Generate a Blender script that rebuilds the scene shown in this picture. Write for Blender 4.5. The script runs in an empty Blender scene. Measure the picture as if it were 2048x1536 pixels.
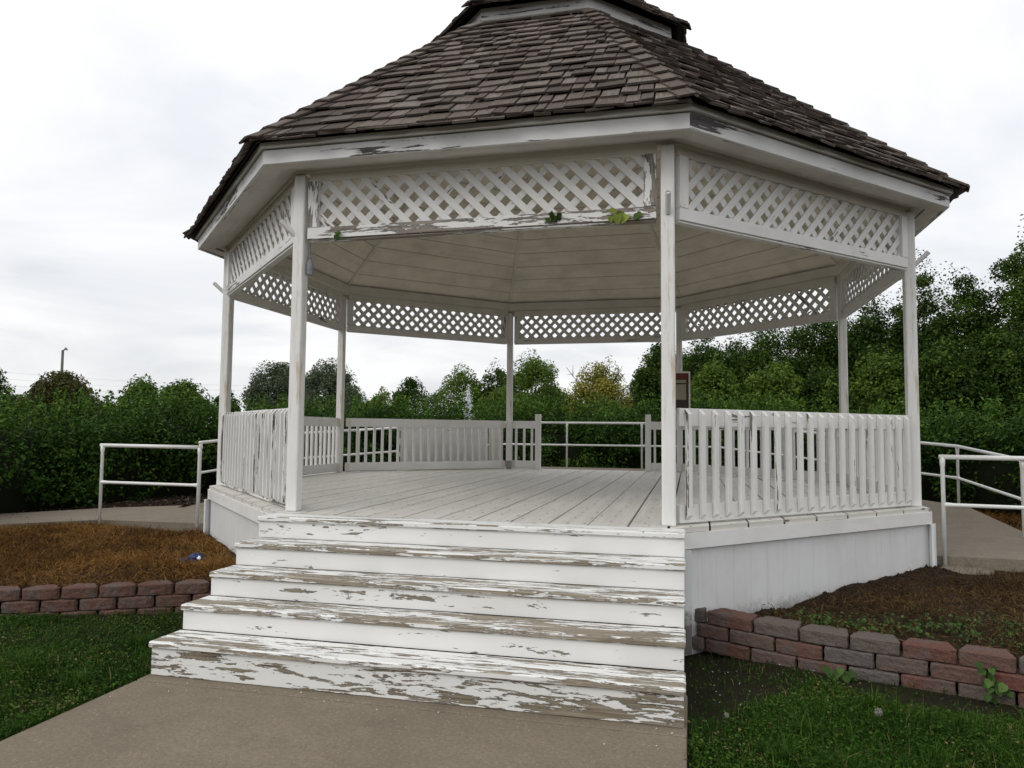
import bpy, math, random
import numpy as np
from math import sin, cos, tan, radians, pi, hypot, sqrt
from mathutils import Vector, Matrix

random.seed(7); RNG = np.random.default_rng(11)
SC = bpy.context.scene
COL = SC.collection

# ------------------------------------------------------------------ camera
CAM = np.array([1.8365, -10.1894, 1.6879]); YAW, PITCH, ROLL, FPX = -.2373, .0636, -.0092, 1470.9
FW = np.array([sin(YAW)*cos(PITCH), cos(YAW)*cos(PITCH), sin(PITCH)])
RT = np.array([cos(YAW), -sin(YAW), 0.]); UP = np.cross(RT, FW)

def ray(x, y):
    u, v = (x-1024)/FPX, -(y-768)/FPX
    c, s = cos(ROLL), sin(ROLL)
    u, v = c*u+s*v, -s*u+c*v
    return FW+u*RT+v*UP
def at_depth(x, y, d): return CAM+d*ray(x, y)

def make_camera():
    cam = bpy.data.cameras.new('camera'); o = bpy.data.objects.new('camera', cam); COL.objects.link(o)
    cam.sensor_width = 36; cam.sensor_fit = 'HORIZONTAL'; cam.lens = FPX/2048*36
    cam.clip_start = .05; cam.clip_end = 2000
    c, s = cos(ROLL), sin(ROLL)
    r = c*RT-s*UP; u = s*RT+c*UP
    o.matrix_world = Matrix(((r[0], u[0], -FW[0], CAM[0]), (r[1], u[1], -FW[1], CAM[1]), (r[2], u[2], -FW[2], CAM[2]), (0, 0, 0, 1)))
    SC.camera = o
make_camera()

# ------------------------------------------------------------------ node helpers
class NT:
    def __init__(s, name):
        s.m = bpy.data.materials.new(name); s.m.use_nodes = True; s.t = s.m.node_tree; s.t.nodes.clear()
        s.out = s.n('ShaderNodeOutputMaterial')
    def n(s, k, **kw):
        o = s.t.nodes.new(k)
        for a, b in kw.items(): setattr(o, a, b)
        return o
    def l(s, a, b): s.t.links.new(a, b)
    def setin(s, sock, v):
        if isinstance(v, bpy.types.NodeSocket): s.l(v, sock)
        else: sock.default_value = v
    def coord(s, kind='UV'): return s.n('ShaderNodeTexCoord').outputs[kind]
    def mapping(s, vec, scale=(1, 1, 1), loc=(0, 0, 0)):
        m = s.n('ShaderNodeMapping'); s.l(vec, m.inputs['Vector']); m.inputs['Scale'].default_value = scale; m.inputs['Location'].default_value = loc
        return m.outputs[0]
    def noise(s, vec, scale=5, detail=4, rough=.5, dist=0):
        m = s.n('ShaderNodeTexNoise'); s.l(vec, m.inputs['Vector'])
        m.inputs['Scale'].default_value = scale; m.inputs['Detail'].default_value = detail; m.inputs['Roughness'].default_value = rough; m.inputs['Distortion'].default_value = dist
        return m.outputs['Fac']
    def math(s, op, a, b=0.):
        m = s.n('ShaderNodeMath', operation=op); s.setin(m.inputs[0], a); s.setin(m.inputs[1], b); return m.outputs[0]
    def step(s, v, lo, hi, a=0., b=1.):
        m = s.n('ShaderNodeMapRange'); m.clamp = True
        s.setin(m.inputs['Value'], v); s.setin(m.inputs['From Min'], lo); s.setin(m.inputs['From Max'], hi)
        m.inputs['To Min'].default_value = a; m.inputs['To Max'].default_value = b
        return m.outputs[0]
    def mix(s, f, a, b, mode='MIX'):
        m = s.n('ShaderNodeMix', data_type='RGBA', blend_type=mode)
        s.setin(m.inputs[0], f)
        for i, v in ((6, a), (7, b)):
            if isinstance(v, tuple): v = (*v, 1) if len(v) == 3 else v
            s.setin(m.inputs[i], v)
        return m.outputs[2]
    def ramp(s, f, pts):
        r = s.n('ShaderNodeValToRGB'); s.l(f, r.inputs[0]); e = r.color_ramp.elements
        while len(e) < len(pts): e.new(.5)
        for q, (p, c) in zip(e, pts): q.position = p; q.color = (*c, 1)
        return r.outputs[0]
    def bump(s, h, strength=.5, dist=.01):
        b = s.n('ShaderNodeBump'); s.setin(b.inputs['Height'], h); b.inputs['Strength'].default_value = strength; b.inputs['Distance'].default_value = dist
        return b.outputs[0]
    def bsdf(s, col, rough=.6, spec=.3, normal=None, metal=0.):
        b = s.n('ShaderNodeBsdfPrincipled')
        if isinstance(col, tuple): col = (*col, 1)
        s.setin(b.inputs['Base Color'], col); s.setin(b.inputs['Roughness'], rough); b.inputs['Specular IOR Level'].default_value = spec; b.inputs['Metallic'].default_value = metal
        if normal is not None: s.l(normal, b.inputs['Normal'])
        s.l(b.outputs[0], s.out.inputs[0]); return b
    def attr(s, name): return s.n('ShaderNodeAttribute', attribute_name=name).outputs['Fac']

def paint(name, th=.75, col=(.76, .752, .73), wood=((.13, .105, .08), (.30, .265, .215)), edge=.025, dirt=.12, stretch=(1.6, 20, 1), rust=0., low=(.5, 1.6, 1), lw=.42, rough=.55, fine=.35, mud=0., foot_dark_k=.85):
    """white paint that flakes off along the grain (UV u runs along the board, in metres)"""
    t = NT(name); uv = t.coord()
    n1 = t.noise(t.mapping(uv, stretch), 1.0, 7, .68, .35)
    n2 = t.noise(t.mapping(uv, low), 1.0, 3, .55)
    n3 = t.noise(t.mapping(uv, (stretch[0]*4, stretch[1]*2.5, 1)), 1.0, 4, .6)
    v = t.math('ADD', t.math('MULTIPLY', n1, 1-lw), t.math('MULTIPLY', n2, lw))
    v = t.math('ADD', v, t.math('MULTIPLY', t.math('SUBTRACT', n3, .5), fine*.42))
    n4 = t.noise(t.mapping(uv, (stretch[0]*11, stretch[1]*3.5, 1)), 1.0, 3, .6)
    v = t.math('ADD', v, t.math('MULTIPLY', t.math('SUBTRACT', n4, .5), fine*.16))
    v = t.math('ADD', v, t.attr('rnd'))
    mask = t.step(v, th, th+edge*.5)
    rim_shade = t.math('MULTIPLY', t.step(v, th-.004, th+.004), t.step(v, th+.014, th+.030, 1, 0))  # thin outline: shadow of the flaked paint edge, put into the colour
    g = t.noise(t.mapping(uv, (2.2, 70, 1)), 1.0, 5, .6, .6)
    wc = t.ramp(g, [(.3, wood[0]), (.62, wood[1])])
    ob = t.coord('Object')
    d = t.noise(ob, 1.7, 5, .65); d2 = t.noise(t.mapping(uv, (1.2, 9, 1)), 1, 4, .6)
    pc = t.mix(t.step(d, .42, .72, 0, dirt), col, (.33, .31, .26))
    pc = t.mix(t.step(d2, .5, .8, 0, dirt*1.2), pc, (.40, .38, .33))
    if rust:
        r = t.noise(t.mapping(uv, (2.2, 26, 1)), 1, 5, .7); r2 = t.noise(t.mapping(uv, (1.1, 3, 1)), 1, 3)
        rr = t.math('MULTIPLY', t.step(r, .52, .64), t.step(r2, .42, .58))
        pc = t.mix(t.math('MULTIPLY', rr, rust), pc, (.42, .31, .17))
    c = t.mix(mask, pc, wc)
    c = t.mix(t.math('MULTIPLY', rim_shade, .62), c, (.045, .035, .028))
    if mud:
        sz = t.n('ShaderNodeSeparateXYZ'); t.l(ob, sz.inputs[0])
        e_ = t.math('ADD', sz.outputs[2], t.math('MULTIPLY', t.math('SUBTRACT', t.noise(ob, 14, 5, .7), .5), .35))
        c = t.mix(t.step(e_, mud, mud+.11, foot_dark_k, 0), c, (.07, .055, .04))
    h = t.math('ADD', t.math('MULTIPLY', mask, -1.), t.math('MULTIPLY', t.math('MULTIPLY', g, mask), .5))
    h = t.math('ADD', h, t.math('MULTIPLY', d2, .12))
    t.bsdf(c, t.step(mask, 0, 1, rough, .85), .25, t.bump(h, .6, .003))
    return t.m

M = {}
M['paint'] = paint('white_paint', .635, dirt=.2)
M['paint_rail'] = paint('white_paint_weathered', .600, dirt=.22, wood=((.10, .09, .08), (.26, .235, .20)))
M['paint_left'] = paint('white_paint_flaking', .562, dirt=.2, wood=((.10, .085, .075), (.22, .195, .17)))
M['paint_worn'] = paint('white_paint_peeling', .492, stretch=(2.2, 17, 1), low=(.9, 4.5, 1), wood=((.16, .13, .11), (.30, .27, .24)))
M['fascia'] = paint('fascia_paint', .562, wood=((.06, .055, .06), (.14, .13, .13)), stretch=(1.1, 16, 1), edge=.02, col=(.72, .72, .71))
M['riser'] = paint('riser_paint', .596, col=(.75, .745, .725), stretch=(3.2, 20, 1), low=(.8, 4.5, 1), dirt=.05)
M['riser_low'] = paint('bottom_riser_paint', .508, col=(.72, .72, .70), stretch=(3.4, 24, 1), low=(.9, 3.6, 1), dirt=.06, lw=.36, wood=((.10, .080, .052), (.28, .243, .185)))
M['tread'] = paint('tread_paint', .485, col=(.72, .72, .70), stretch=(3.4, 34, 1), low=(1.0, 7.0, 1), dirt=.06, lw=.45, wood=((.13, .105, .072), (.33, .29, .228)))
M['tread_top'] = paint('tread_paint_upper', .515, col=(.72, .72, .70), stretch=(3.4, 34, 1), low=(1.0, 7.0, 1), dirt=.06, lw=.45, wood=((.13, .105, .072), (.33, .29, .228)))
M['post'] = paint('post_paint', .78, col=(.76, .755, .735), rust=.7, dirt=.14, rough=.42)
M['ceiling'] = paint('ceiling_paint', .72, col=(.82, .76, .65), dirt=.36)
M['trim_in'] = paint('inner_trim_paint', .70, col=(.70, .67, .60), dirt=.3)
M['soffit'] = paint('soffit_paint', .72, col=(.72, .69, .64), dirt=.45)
M['skirt'] = paint('skirt_paint', .68, col=(.68, .68, .675), dirt=.2, mud=.17, foot_dark_k=.45)  # light mud splashes at the foot
M['corner'] = paint('corner_trim_paint', .64, col=(.68, .70, .71), dirt=.15, mud=.22)  # much darker towards the bottom, with a ragged upper limit
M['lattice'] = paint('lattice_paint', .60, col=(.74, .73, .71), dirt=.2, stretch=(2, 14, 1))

def deck_mat():
    t = NT('deck_paint'); uv = t.coord()
    n1 = t.noise(t.mapping(uv, (.9, 14, 1)), 1, 7, .7); n2 = t.noise(t.mapping(uv, (.5, 1.1, 1)), 1, 4, .6)
    c = t.ramp(n1, [(.3, (.50, .48, .44)), (.7, (.70, .685, .64))])
    c = t.mix(t.step(n2, .35, .7, 0, .45), c, (.50, .475, .42))
    v = t.n('ShaderNodeTexVoronoi', voronoi_dimensions='2D'); t.l(t.mapping(uv, (2.4, 6.3, 1)), v.inputs['Vector']); v.inputs['Scale'].default_value = 1; v.inputs['Randomness'].default_value = .25
    dot = t.step(v.outputs['Distance'], .05, .07, 1, 0)
    c = t.mix(t.math('MULTIPLY', dot, .85), c, (.07, .06, .05))
    k = t.noise(t.mapping(uv, (1.8, 22, 1)), 1, 6, .7); k2 = t.noise(t.mapping(uv, (.5, 1.5, 1)), 1, 2)
    c = t.mix(t.math('MULTIPLY', t.step(k, .6, .66), t.step(k2, .5, .6)), c, (.20, .17, .14))
    t.bsdf(c, .55, .3, t.bump(n1, .3, .004)); return t.m
M['deck'] = deck_mat()

def shingle_mat():
    t = NT('weathered_shingle'); uv = t.coord(); r = t.attr('rnd')
    g = t.noise(t.mapping(uv, (3, 90, 1)), 1, 5, .65, .4); ob = t.coord('Object'); big = t.noise(ob, 1.2, 4, .6)
    c = t.ramp(r, [(0, (.066, .050, .042)), (.3, (.106, .082, .070)), (.7, (.142, .114, .099)), (1, (.22, .186, .164))])
    c = t.mix(t.step(g, .40, .62, 0, .62), c, (.034, .027, .024))
    c = t.mix(t.step(big, .45, .7, 0, .35), c, (.10, .082, .055))
    f = t.noise(ob, 9, 4, .7)
    c = t.mix(t.step(f, .55, .72, 0, .45), c, (.060, .066, .028))
    t.bsdf(c, .85, .15, t.bump(g, .7, .006)); return t.m
M['shingle'] = shingle_mat()

def plain(name, col, rough=.6, spec=.3, var=.25, scale=8, metal=0., bump=.2):
    t = NT(name); ob = t.coord('Object'); n = t.noise(ob, scale, 5, .65)
    dark = tuple(c*(1-var) for c in col); light = tuple(min(1, c*(1+var)) for c in col)
    t.bsdf(t.ramp(n, [(.3, dark), (.7, light)]), rough, spec, t.bump(n, bump, .004), metal); return t.m
M['underlay'] = plain('dark_roof_felt', (.02, .018, .017))
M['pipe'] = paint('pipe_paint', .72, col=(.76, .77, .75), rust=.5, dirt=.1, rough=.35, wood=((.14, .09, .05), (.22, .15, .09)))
M['grey_metal'] = plain('grey_metal', (.22, .23, .25), .4, .5, .2, 30)
M['dark'] = plain('dark_interior', (.015, .014, .013))

def concrete(name, a, b):
    t = NT(name); ob = t.coord('Object')
    n1 = t.noise(ob, .9, 6, .6); n2 = t.noise(ob, 42, 4, .8); n3 = t.noise(ob, 5, 6, .7); n5 = t.noise(ob, 2.2, 4, .6)
    c = t.ramp(n1, [(.3, a), (.7, b)])
    c = t.mix(t.step(n3, .4, .75, 0, .35), c, tuple(x*.62 for x in a))
    c = t.mix(t.step(n2, .40, .62, 0, .5), c, tuple(x*.55 for x in a))
    c = t.mix(t.step(n5, .58, .66, 0, .22), c, tuple(x*.5 for x in a))
    v = t.n('ShaderNodeTexVoronoi'); t.l(ob, v.inputs['Vector']); v.inputs['Scale'].default_value = 30
    c = t.mix(t.step(v.outputs['Distance'], .08, .2, .5, 0), c, (.34, .31, .27))
    h = t.math('ADD', t.math('MULTIPLY', n2, .6), t.math('MULTIPLY', n3, .5))
    t.bsdf(c, .9, .15, t.bump(h, .45, .006)); return t.m
M['concrete'] = concrete('concrete', (.188, .154, .114), (.234, .195, .146))
M['concrete_ramp'] = concrete('ramp_concrete', (.21, .177, .138), (.262, .224, .176))

def soil_mat(name, a, b, c3):
    t = NT(name); ob = t.coord('Object'); n1 = t.noise(ob, 1.3, 6, .65); n2 = t.noise(ob, 35, 5, .75)
    c = t.ramp(n2, [(.3, a), (.65, b)]); c = t.mix(t.step(n1, .4, .65, 0, .7), c, c3)
    t.bsdf(c, .95, .1, t.bump(n2, .9, .03)); return t.m
M['soil'] = soil_mat('dark_soil', (.014, .0095, .0065), (.050, .034, .022), (.042, .027, .015))
M['lawn'] = soil_mat('lawn_soil', (.012, .010, .007), (.030, .024, .015), (.022, .020, .009))

def block_mat(name, cols):
    t = NT(name); ob = t.coord('Object'); oi = t.n('ShaderNodeObjectInfo').outputs['Random']
    c = t.ramp(oi, cols)
    off = t.n('ShaderNodeVectorMath', operation='ADD'); t.l(ob, off.inputs[0]); t.l(oi, off.inputs[1])
    n = t.noise(off.outputs[0], 6, 3, .6); n2 = t.noise(ob, 70, 4, .75); n3 = t.noise(ob, 22, 4, .7)
    c = t.mix(t.step(n, .48, .60, 0, .65), c, (.118, .103, .095))
    c = t.mix(t.step(n2, .3, .55, .45, 0), c, (.02, .014, .013))
    c = t.mix(t.step(n2, .70, .80, 0, .5), c, (.40, .34, .30))
    h = t.math('ADD', t.math('MULTIPLY', n2, .5), n3)
    t.bsdf(c, .9, .15, t.bump(h, .9, .014)); return t.m
M['block_r'] = block_mat('red_grey_block', [(0, (.135, .060, .045)), (.3, (.135, .080, .065)), (.6, (.130, .098, .083)), (.85, (.125, .113, .104)), (1, (.145, .062, .047))])
M['block_l'] = block_mat('purple_brown_block', [(0, (.120, .066, .052)), (1, (.155, .084, .066))])

def leaf_mat(name, dark, mid, light, trans=.25, spec=.3, dead=None):
    t = NT(name); r = t.attr('rnd')
    c = t.ramp(r, [(0, dark), (.55, mid), (1, light)] if dead is None else [(0, dark), (.52, mid), (.93, light), (.97, dead)])
    b = t.n('ShaderNodeBsdfPrincipled'); t.l(c, b.inputs['Base Color']); b.inputs['Roughness'].default_value = .68; b.inputs['Specular IOR Level'].default_value = spec*.45
    tr = t.n('ShaderNodeBsdfTranslucent'); t.l(c, tr.inputs['Color'])
    mx = t.n('ShaderNodeMixShader'); mx.inputs[0].default_value = trans
    t.l(b.outputs[0], mx.inputs[1]); t.l(tr.outputs[0], mx.inputs[2]); t.l(mx.outputs[0], t.out.inputs[0]); return t.m
M['hedge'] = leaf_mat('hedge_leaves', (.012, .036, .005), (.036, .088, .011), (.145, .245, .036), .22)
M['tree_dark'] = leaf_mat('dark_leaves', (.012, .030, .004), (.042, .084, .011), (.110, .175, .026))
M['tree_mid'] = leaf_mat('green_leaves', (.042, .080, .011), (.092, .155, .022), (.175, .260, .042))
M['tree_grey'] = leaf_mat('grey_green_leaves', (.055, .078, .040), (.095, .125, .068), (.155, .190, .105))
M['tree_bright'] = leaf_mat('bright_leaves', (.08, .11, .02), (.17, .22, .04), (.30, .35, .07))
M['tree_yellow'] = leaf_mat('yellow_leaves', (.085, .105, .018), (.25, .235, .042), (.44, .385, .075))
M['tree_red'] = leaf_mat('reddish_green_leaves', (.045, .042, .014), (.078, .080, .024), (.105, .140, .035))
M['grass'] = leaf_mat('grass_blades', (.011, .034, .003), (.029, .078, .007), (.090, .155, .026), .3, .2, (.20, .15, .07))
M['straw'] = leaf_mat('dry_grass_blades', (.050, .025, .008), (.175, .084, .022), (.36, .215, .070), .1, .1)
M['straw_dark'] = leaf_mat('dead_grass_blades', (.026, .015, .006), (.070, .041, .017), (.18, .115, .045), .1, .1)
M['weed'] = leaf_mat('weed_leaves', (.030, .060, .015), (.055, .110, .025), (.12, .19, .05), .25)
M['chips'] = leaf_mat('mulch', (.02, .014, .010), (.06, .042, .030), (.16, .125, .10), 0, .1)
M['flake'] = leaf_mat('paint_flakes', (.5, .5, .48), (.7, .7, .68), (.8, .8, .78), 0, .2)
M['bark'] = plain('bark', (.05, .038, .03), .9, .1, .4, 14, bump=.8)
M['hedge_core'] = plain('hedge_core_fill', (.010, .013, .006), .95, .05)
M['seed'] = plain('dandelion_seed', (.26, .25, .21), .9, .1)
M['blue'] = plain('blue_cloth', (.007, .018, .10), .5, .4, .6, 25)
M['whitecloth'] = plain('white_cloth', (.8, .8, .78))
M['black'] = plain('black_cloth', (.012, .012, .016), .6, .3)
M['sign_red'] = plain('sign_red', (.13, .015, .015), .5, .4)
M['sign_brown'] = plain('sign_brown', (.035, .024, .02), .5, .4)
M['paper'] = plain('cream_paper', (.30, .28, .21), .7, .2, .08)
M['faint_print'] = plain('faint_print', (.19, .07, .06), .7, .2)
M['wire'] = plain('black_wire', (.02, .02, .02))
M['polegrey'] = plain('weathered_pole', (.16, .15, .145))

def drop_mat():
    t = NT('water_drops'); t.bsdf((.75, .78, .80), .25, .5); return t.m
M['water'] = drop_mat()

# ------------------------------------------------------------------ objects
BASE = {}
def thing(name, label, cat, loc=(0, 0, 0), group=None, kind=None):
    o = bpy.data.objects.new(name, None); o.location = loc; o.empty_display_size = .2; COL.objects.link(o)
    BASE[o.name] = np.array(loc, float); tag(o, label, cat, group, kind); return o
def tag(o, label=None, cat=None, group=None, kind=None):
    for k, v in (('label', label), ('category', cat), ('group', group), ('kind', kind)):
        if v: o[k] = v
def mesh_np(name, V, F, mat, parent=None, rnd=None, uv=None, smooth=False, loc=None, origin=None):
    """V (n,3) world coordinates, F (m,k) faces of one size"""
    V = np.asarray(V, float); F = np.asarray(F, np.int32)
    off = np.zeros(3)
    if parent is not None: off = BASE[parent.name]
    if origin is not None: off2 = np.array(origin, float)
    else: off2 = off
    V = V-off2
    me = bpy.data.meshes.new(name)
    me.vertices.add(len(V)); me.vertices.foreach_set('co', V.astype(np.float32).ravel())
    m, k = F.shape
    me.loops.add(m*k); me.loops.foreach_set('vertex_index', F.ravel())
    me.polygons.add(m); me.polygons.foreach_set('loop_start', np.arange(0, m*k, k, dtype=np.int32)); me.polygons.foreach_set('loop_total', np.full(m, k, np.int32))
    if smooth: me.polygons.foreach_set('use_smooth', np.ones(m, bool))
    me.update(calc_edges=True)
    if rnd is not None:
        a = me.attributes.new('rnd', 'FLOAT', 'FACE'); a.data.foreach_set('value', np.asarray(rnd, np.float32))
    if uv is not None:
        u = me.uv_layers.new(name='UVMap'); u.data.foreach_set('uv', np.asarray(uv, np.float32).ravel())
    me.materials.append(mat)
    o = bpy.data.objects.new(name, me); COL.objects.link(o)
    o.location = off2-off
    BASE[o.name] = off2
    if parent is not None: o.parent = parent
    return o

class MB:
    def __init__(s): s.v = []; s.f = []; s.uv = []; s.r = []
    def poly(s, pts, uvs, r=0.):
        b = len(s.v); s.v += [tuple(p) for p in pts]; s.f.append(list(range(b, b+len(pts)))); s.uv.append([tuple(u) for u in uvs]); s.r.append(r)
    def solid(s, P, faces, axis, across, r=0.):
        """shared-vertex solid; uv from axis / across directions"""
        P = [np.asarray(p, float) for p in P]; axis = np.asarray(axis, float); across = np.asarray(across, float)
        third = np.cross(axis, across); b = len(s.v); s.v += [tuple(p) for p in P]
        ou, ov = random.uniform(0, 50), random.uniform(0, 50)
        for f in faces:
            a, c, d = P[f[0]], P[f[1]], P[f[2]]
            n = np.cross(c-a, d-a); n = n/(np.linalg.norm(n)+1e-12)
            if abs(n@axis) > .8: U, W = across, third
            elif abs(n@across) > abs(n@third): U, W = axis, third
            else: U, W = axis, across
            s.f.append([b+i for i in f]); s.uv.append([(p@U+ou, p@W+ov) for p in (P[i] for i in f)]); s.r.append(r)
    def box(s, c, ex, ey, ez, hx, hy, hz, r=0.):
        c = np.asarray(c, float); ex, ey, ez = (np.asarray(e, float) for e in (ex, ey, ez))
        P = [c+a*hx*ex+b*hy*ey+d*hz*ez for d in (-1, 1) for b in (-1, 1) for a in (-1, 1)]
        ax = sorted([(hx, 0), (hy, 1), (hz, 2)], reverse=True); E = (ex, ey, ez)
        s.solid(P, [(0, 2, 3, 1), (4, 5, 7, 6), (0, 1, 5, 4), (2, 6, 7, 3), (0, 4, 6, 2), (1, 3, 7, 5)], E[ax[0][1]], E[ax[1][1]], r)
    def abox(s, x0, x1, y0, y1, z0, z1, r=0.):
        s.box(((x0+x1)/2, (y0+y1)/2, (z0+z1)/2), (1, 0, 0), (0, 1, 0), (0, 0, 1), (x1-x0)/2, (y1-y0)/2, (z1-z0)/2, r)
    def prism(s, pts, ext, axis, across, r=0.):
        """planar polygon pts extruded by vector ext"""
        pts = [np.asarray(p, float) for p in pts]; n = len(pts); ext = np.asarray(ext, float)
        nn = np.cross(pts[1]-pts[0], pts[2]-pts[0])
        if nn@ext > 0: pts = pts[::-1]
        P = pts+[p+ext for p in pts]
        F = [tuple(range(n)), tuple(range(2*n-1, n-1, -1))]+[(i, i+n, (i+1) % n+n, (i+1) % n) for i in range(n)]
        F = [tuple(reversed(f)) if False else f for f in F]
        s.solid(P, F, axis, across, r)
    def tube(s, path, rad, seg=10, cap=True, r=0.):
        path = [np.asarray(p, float) for p in path]; n = len(path)
        rad = [rad]*n if not hasattr(rad, '__len__') else rad
        b = len(s.v); ou = random.uniform(0, 30); L = 0
        ref = None
        for i, p in enumerate(path):
            d = path[min(i+1, n-1)]-path[max(i-1, 0)]; d = d/(np.linalg.norm(d)+1e-12)
            if ref is None:
                ref = np.cross(d, (0, 0, 1.) if abs(d[2]) < .9 else (1., 0, 0))
            ref = ref-(ref@d)*d; ref /= np.linalg.norm(ref)
            q = np.cross(d, ref)
            for k in range(seg):
                a = 2*pi*k/seg; s.v.append(tuple(p+rad[i]*(cos(a)*ref+sin(a)*q)))
        for i in range(n-1):
            dl = np.linalg.norm(path[i+1]-path[i])
            for k in range(seg):
                k2 = (k+1) % seg
                s.f.append([b+i*seg+k, b+i*seg+k2, b+(i+1)*seg+k2, b+(i+1)*seg+k])
                w = 2*pi*max(rad[i], 1e-4)/seg
                s.uv.append([(L+ou, k*w), (L+ou, (k+1)*w), (L+dl+ou, (k+1)*w), (L+dl+ou, k*w)]); s.r.append(r)
            L += dl
        if cap:
            for i in (0, n-1):
                idx = [b+i*seg+k for k in range(seg)]
                if i == 0: idx = idx[::-1]
                s.f.append(idx); s.uv.append([(0, 0)]*seg); s.r.append(r)
    def build(s, name, mat, parent=None, smooth=False, bevel=0., origin=None):
        off = BASE[parent.name] if parent is not None else np.zeros(3)
        o2 = np.array(origin, float) if origin is not None else off
        me = bpy.data.meshes.new(name)
        me.from_pydata([tuple(np.asarray(p)-o2) for p in s.v], [], s.f)
        u = me.uv_layers.new(name='UVMap'); flat = [c for f in s.uv for q in f for c in q]
        u.data.foreach_set('uv', np.asarray(flat, np.float32))
        a = me.attributes.new('rnd', 'FLOAT', 'FACE'); a.data.foreach_set('value', np.asarray(s.r, np.float32))
        if smooth: me.polygons.foreach_set('use_smooth', np.ones(len(s.f), bool))
        me.materials.append(mat); me.update()
        o = bpy.data.objects.new(name, me); COL.objects.link(o); o.location = o2-off; BASE[o.name] = o2
        if parent is not None: o.parent = parent
        if bevel:
            m = o.modifiers.new('bevel', 'BEVEL'); m.width = bevel; m.segments = 2 if bevel > .01 else 1; m.limit_method = 'ANGLE'; m.angle_limit = radians(40)
        return o

def clip_poly(poly, a, b, c):
    """keep a*x+b*y<=c"""
    out = []
    for i in range(len(poly)):
        p, q = poly[i], poly[(i+1) % len(poly)]
        dp, dq = a*p[0]+b*p[1]-c, a*q[0]+b*q[1]-c
        if dp <= 0: out.append(p)
        if (dp < 0 < dq) or (dq < 0 < dp):
            t = dp/(dp-dq); out.append((p[0]+t*(q[0]-p[0]), p[1]+t*(q[1]-p[1])))
    return out
def vnoise(x, y, seed=0):
    x = np.asarray(x, float); y = np.asarray(y, float)
    xi, yi = np.floor(x), np.floor(y); fx, fy = x-xi, y-yi
    fx = fx*fx*(3-2*fx); fy = fy*fy*(3-2*fy)
    def h(a, b):
        s = np.sin(a*127.1+b*311.7+seed*74.7)*43758.5453; return s-np.floor(s)
    return (h(xi, yi)*(1-fx)+h(xi+1, yi)*fx)*(1-fy)+(h(xi, yi+1)*(1-fx)+h(xi+1, yi+1)*fx)*fy
def sstep(a, b, x):
    t = np.clip((np.asarray(x, float)-a)/(b-a), 0, 1); return t*t*(3-2*t)

# ================================================================== GAZEBO
DZ = .94
ANG = {0: -67.5, 7: -22.5, 6: 22.5, 5: 67.5, 4: 112.5, 3: 157.5, 2: -157.5, 1: -112.5}
POST = {0: (1.671, -4.110), 1: (-1.679, -4.081), 2: (-4.096, -1.686), 3: (-4.140, 1.682), 4: (-1.664, 4.096), 5: (1.650, 4.088), 6: (4.088, 1.708), 7: (4.110, -1.693)}
SIDES = [(1, 0), (0, 7), (7, 6), (6, 5), (5, 4), (4, 3), (3, 2), (2, 1)]   # from left to right seen from outside
gz = thing('gazebo', 'large white octagonal gazebo with brown shingle roof, lattice frieze and peeling steps', 'gazebo', (0, 0, 0))
def vtx(i, R, z=0.): a = radians(ANG[i]); return np.array([R*cos(a), R*sin(a), z])
ZU = np.array([0, 0, 1.])
def ring(mb, Ro, Ri, z0, z1, mode='box'):
    for i, j in SIDES:
        a, b = vtx(i, Ro), vtx(j, Ro); c, d = vtx(j, Ri), vtx(i, Ri)
        e = (b-a)/np.linalg.norm(b-a); n = np.cross(e, ZU)
        P = [a+z0*ZU, b+z0*ZU, c+z0*ZU, d+z0*ZU, a+z1*ZU, b+z1*ZU, c+z1*ZU, d+z1*ZU]
        mb.solid(P, [(3, 2, 1, 0), (4, 5, 6, 7), (0, 1, 5, 4), (2, 3, 7, 6)], e, ZU)

# --- deck
mb = MB(); octo = [vtx(i, 4.585)[:2] for i in (0, 7, 6, 5, 4, 3, 2, 1)]
pw = .3185; x = .080-pw*14
while x < 4.3:
    g1, g2 = (random.uniform(.005, .015) for _ in range(2)); poly = [(x+g1, -5), (x+pw-g2, -5), (x+pw-g1*.8, 5), (x+g2, 5)]
    for i in range(8):
        p, q = octo[i], octo[(i+1) % 8]; a, b = q[1]-p[1], -(q[0]-p[0]); poly = clip_poly(poly, a, b, a*p[0]+b*p[1]) if poly else poly
    if len(poly) > 2:
        dzp = random.uniform(-.002, .002)
        mb.prism([(p[0], p[1], DZ-.04+dzp) for p in poly], (0, 0, .04), (0, 1, 0), (1, 0, 0))
    x += pw
mb.build('deck', M['deck'], gz)
mb = MB(); ring(mb, 4.603, 4.565, DZ-.165, DZ-.042); mb.build('rim_board', M['paint_rail'], gz)
# deck underside so that gaps stay dark
mb = MB(); mb.poly([vtx(i, 4.5, DZ-.12) for i in (0, 7, 6, 5, 4, 3, 2, 1)], [(0, 0)]*8); mb.build('deck_underside', M['dark'], gz)
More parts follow.
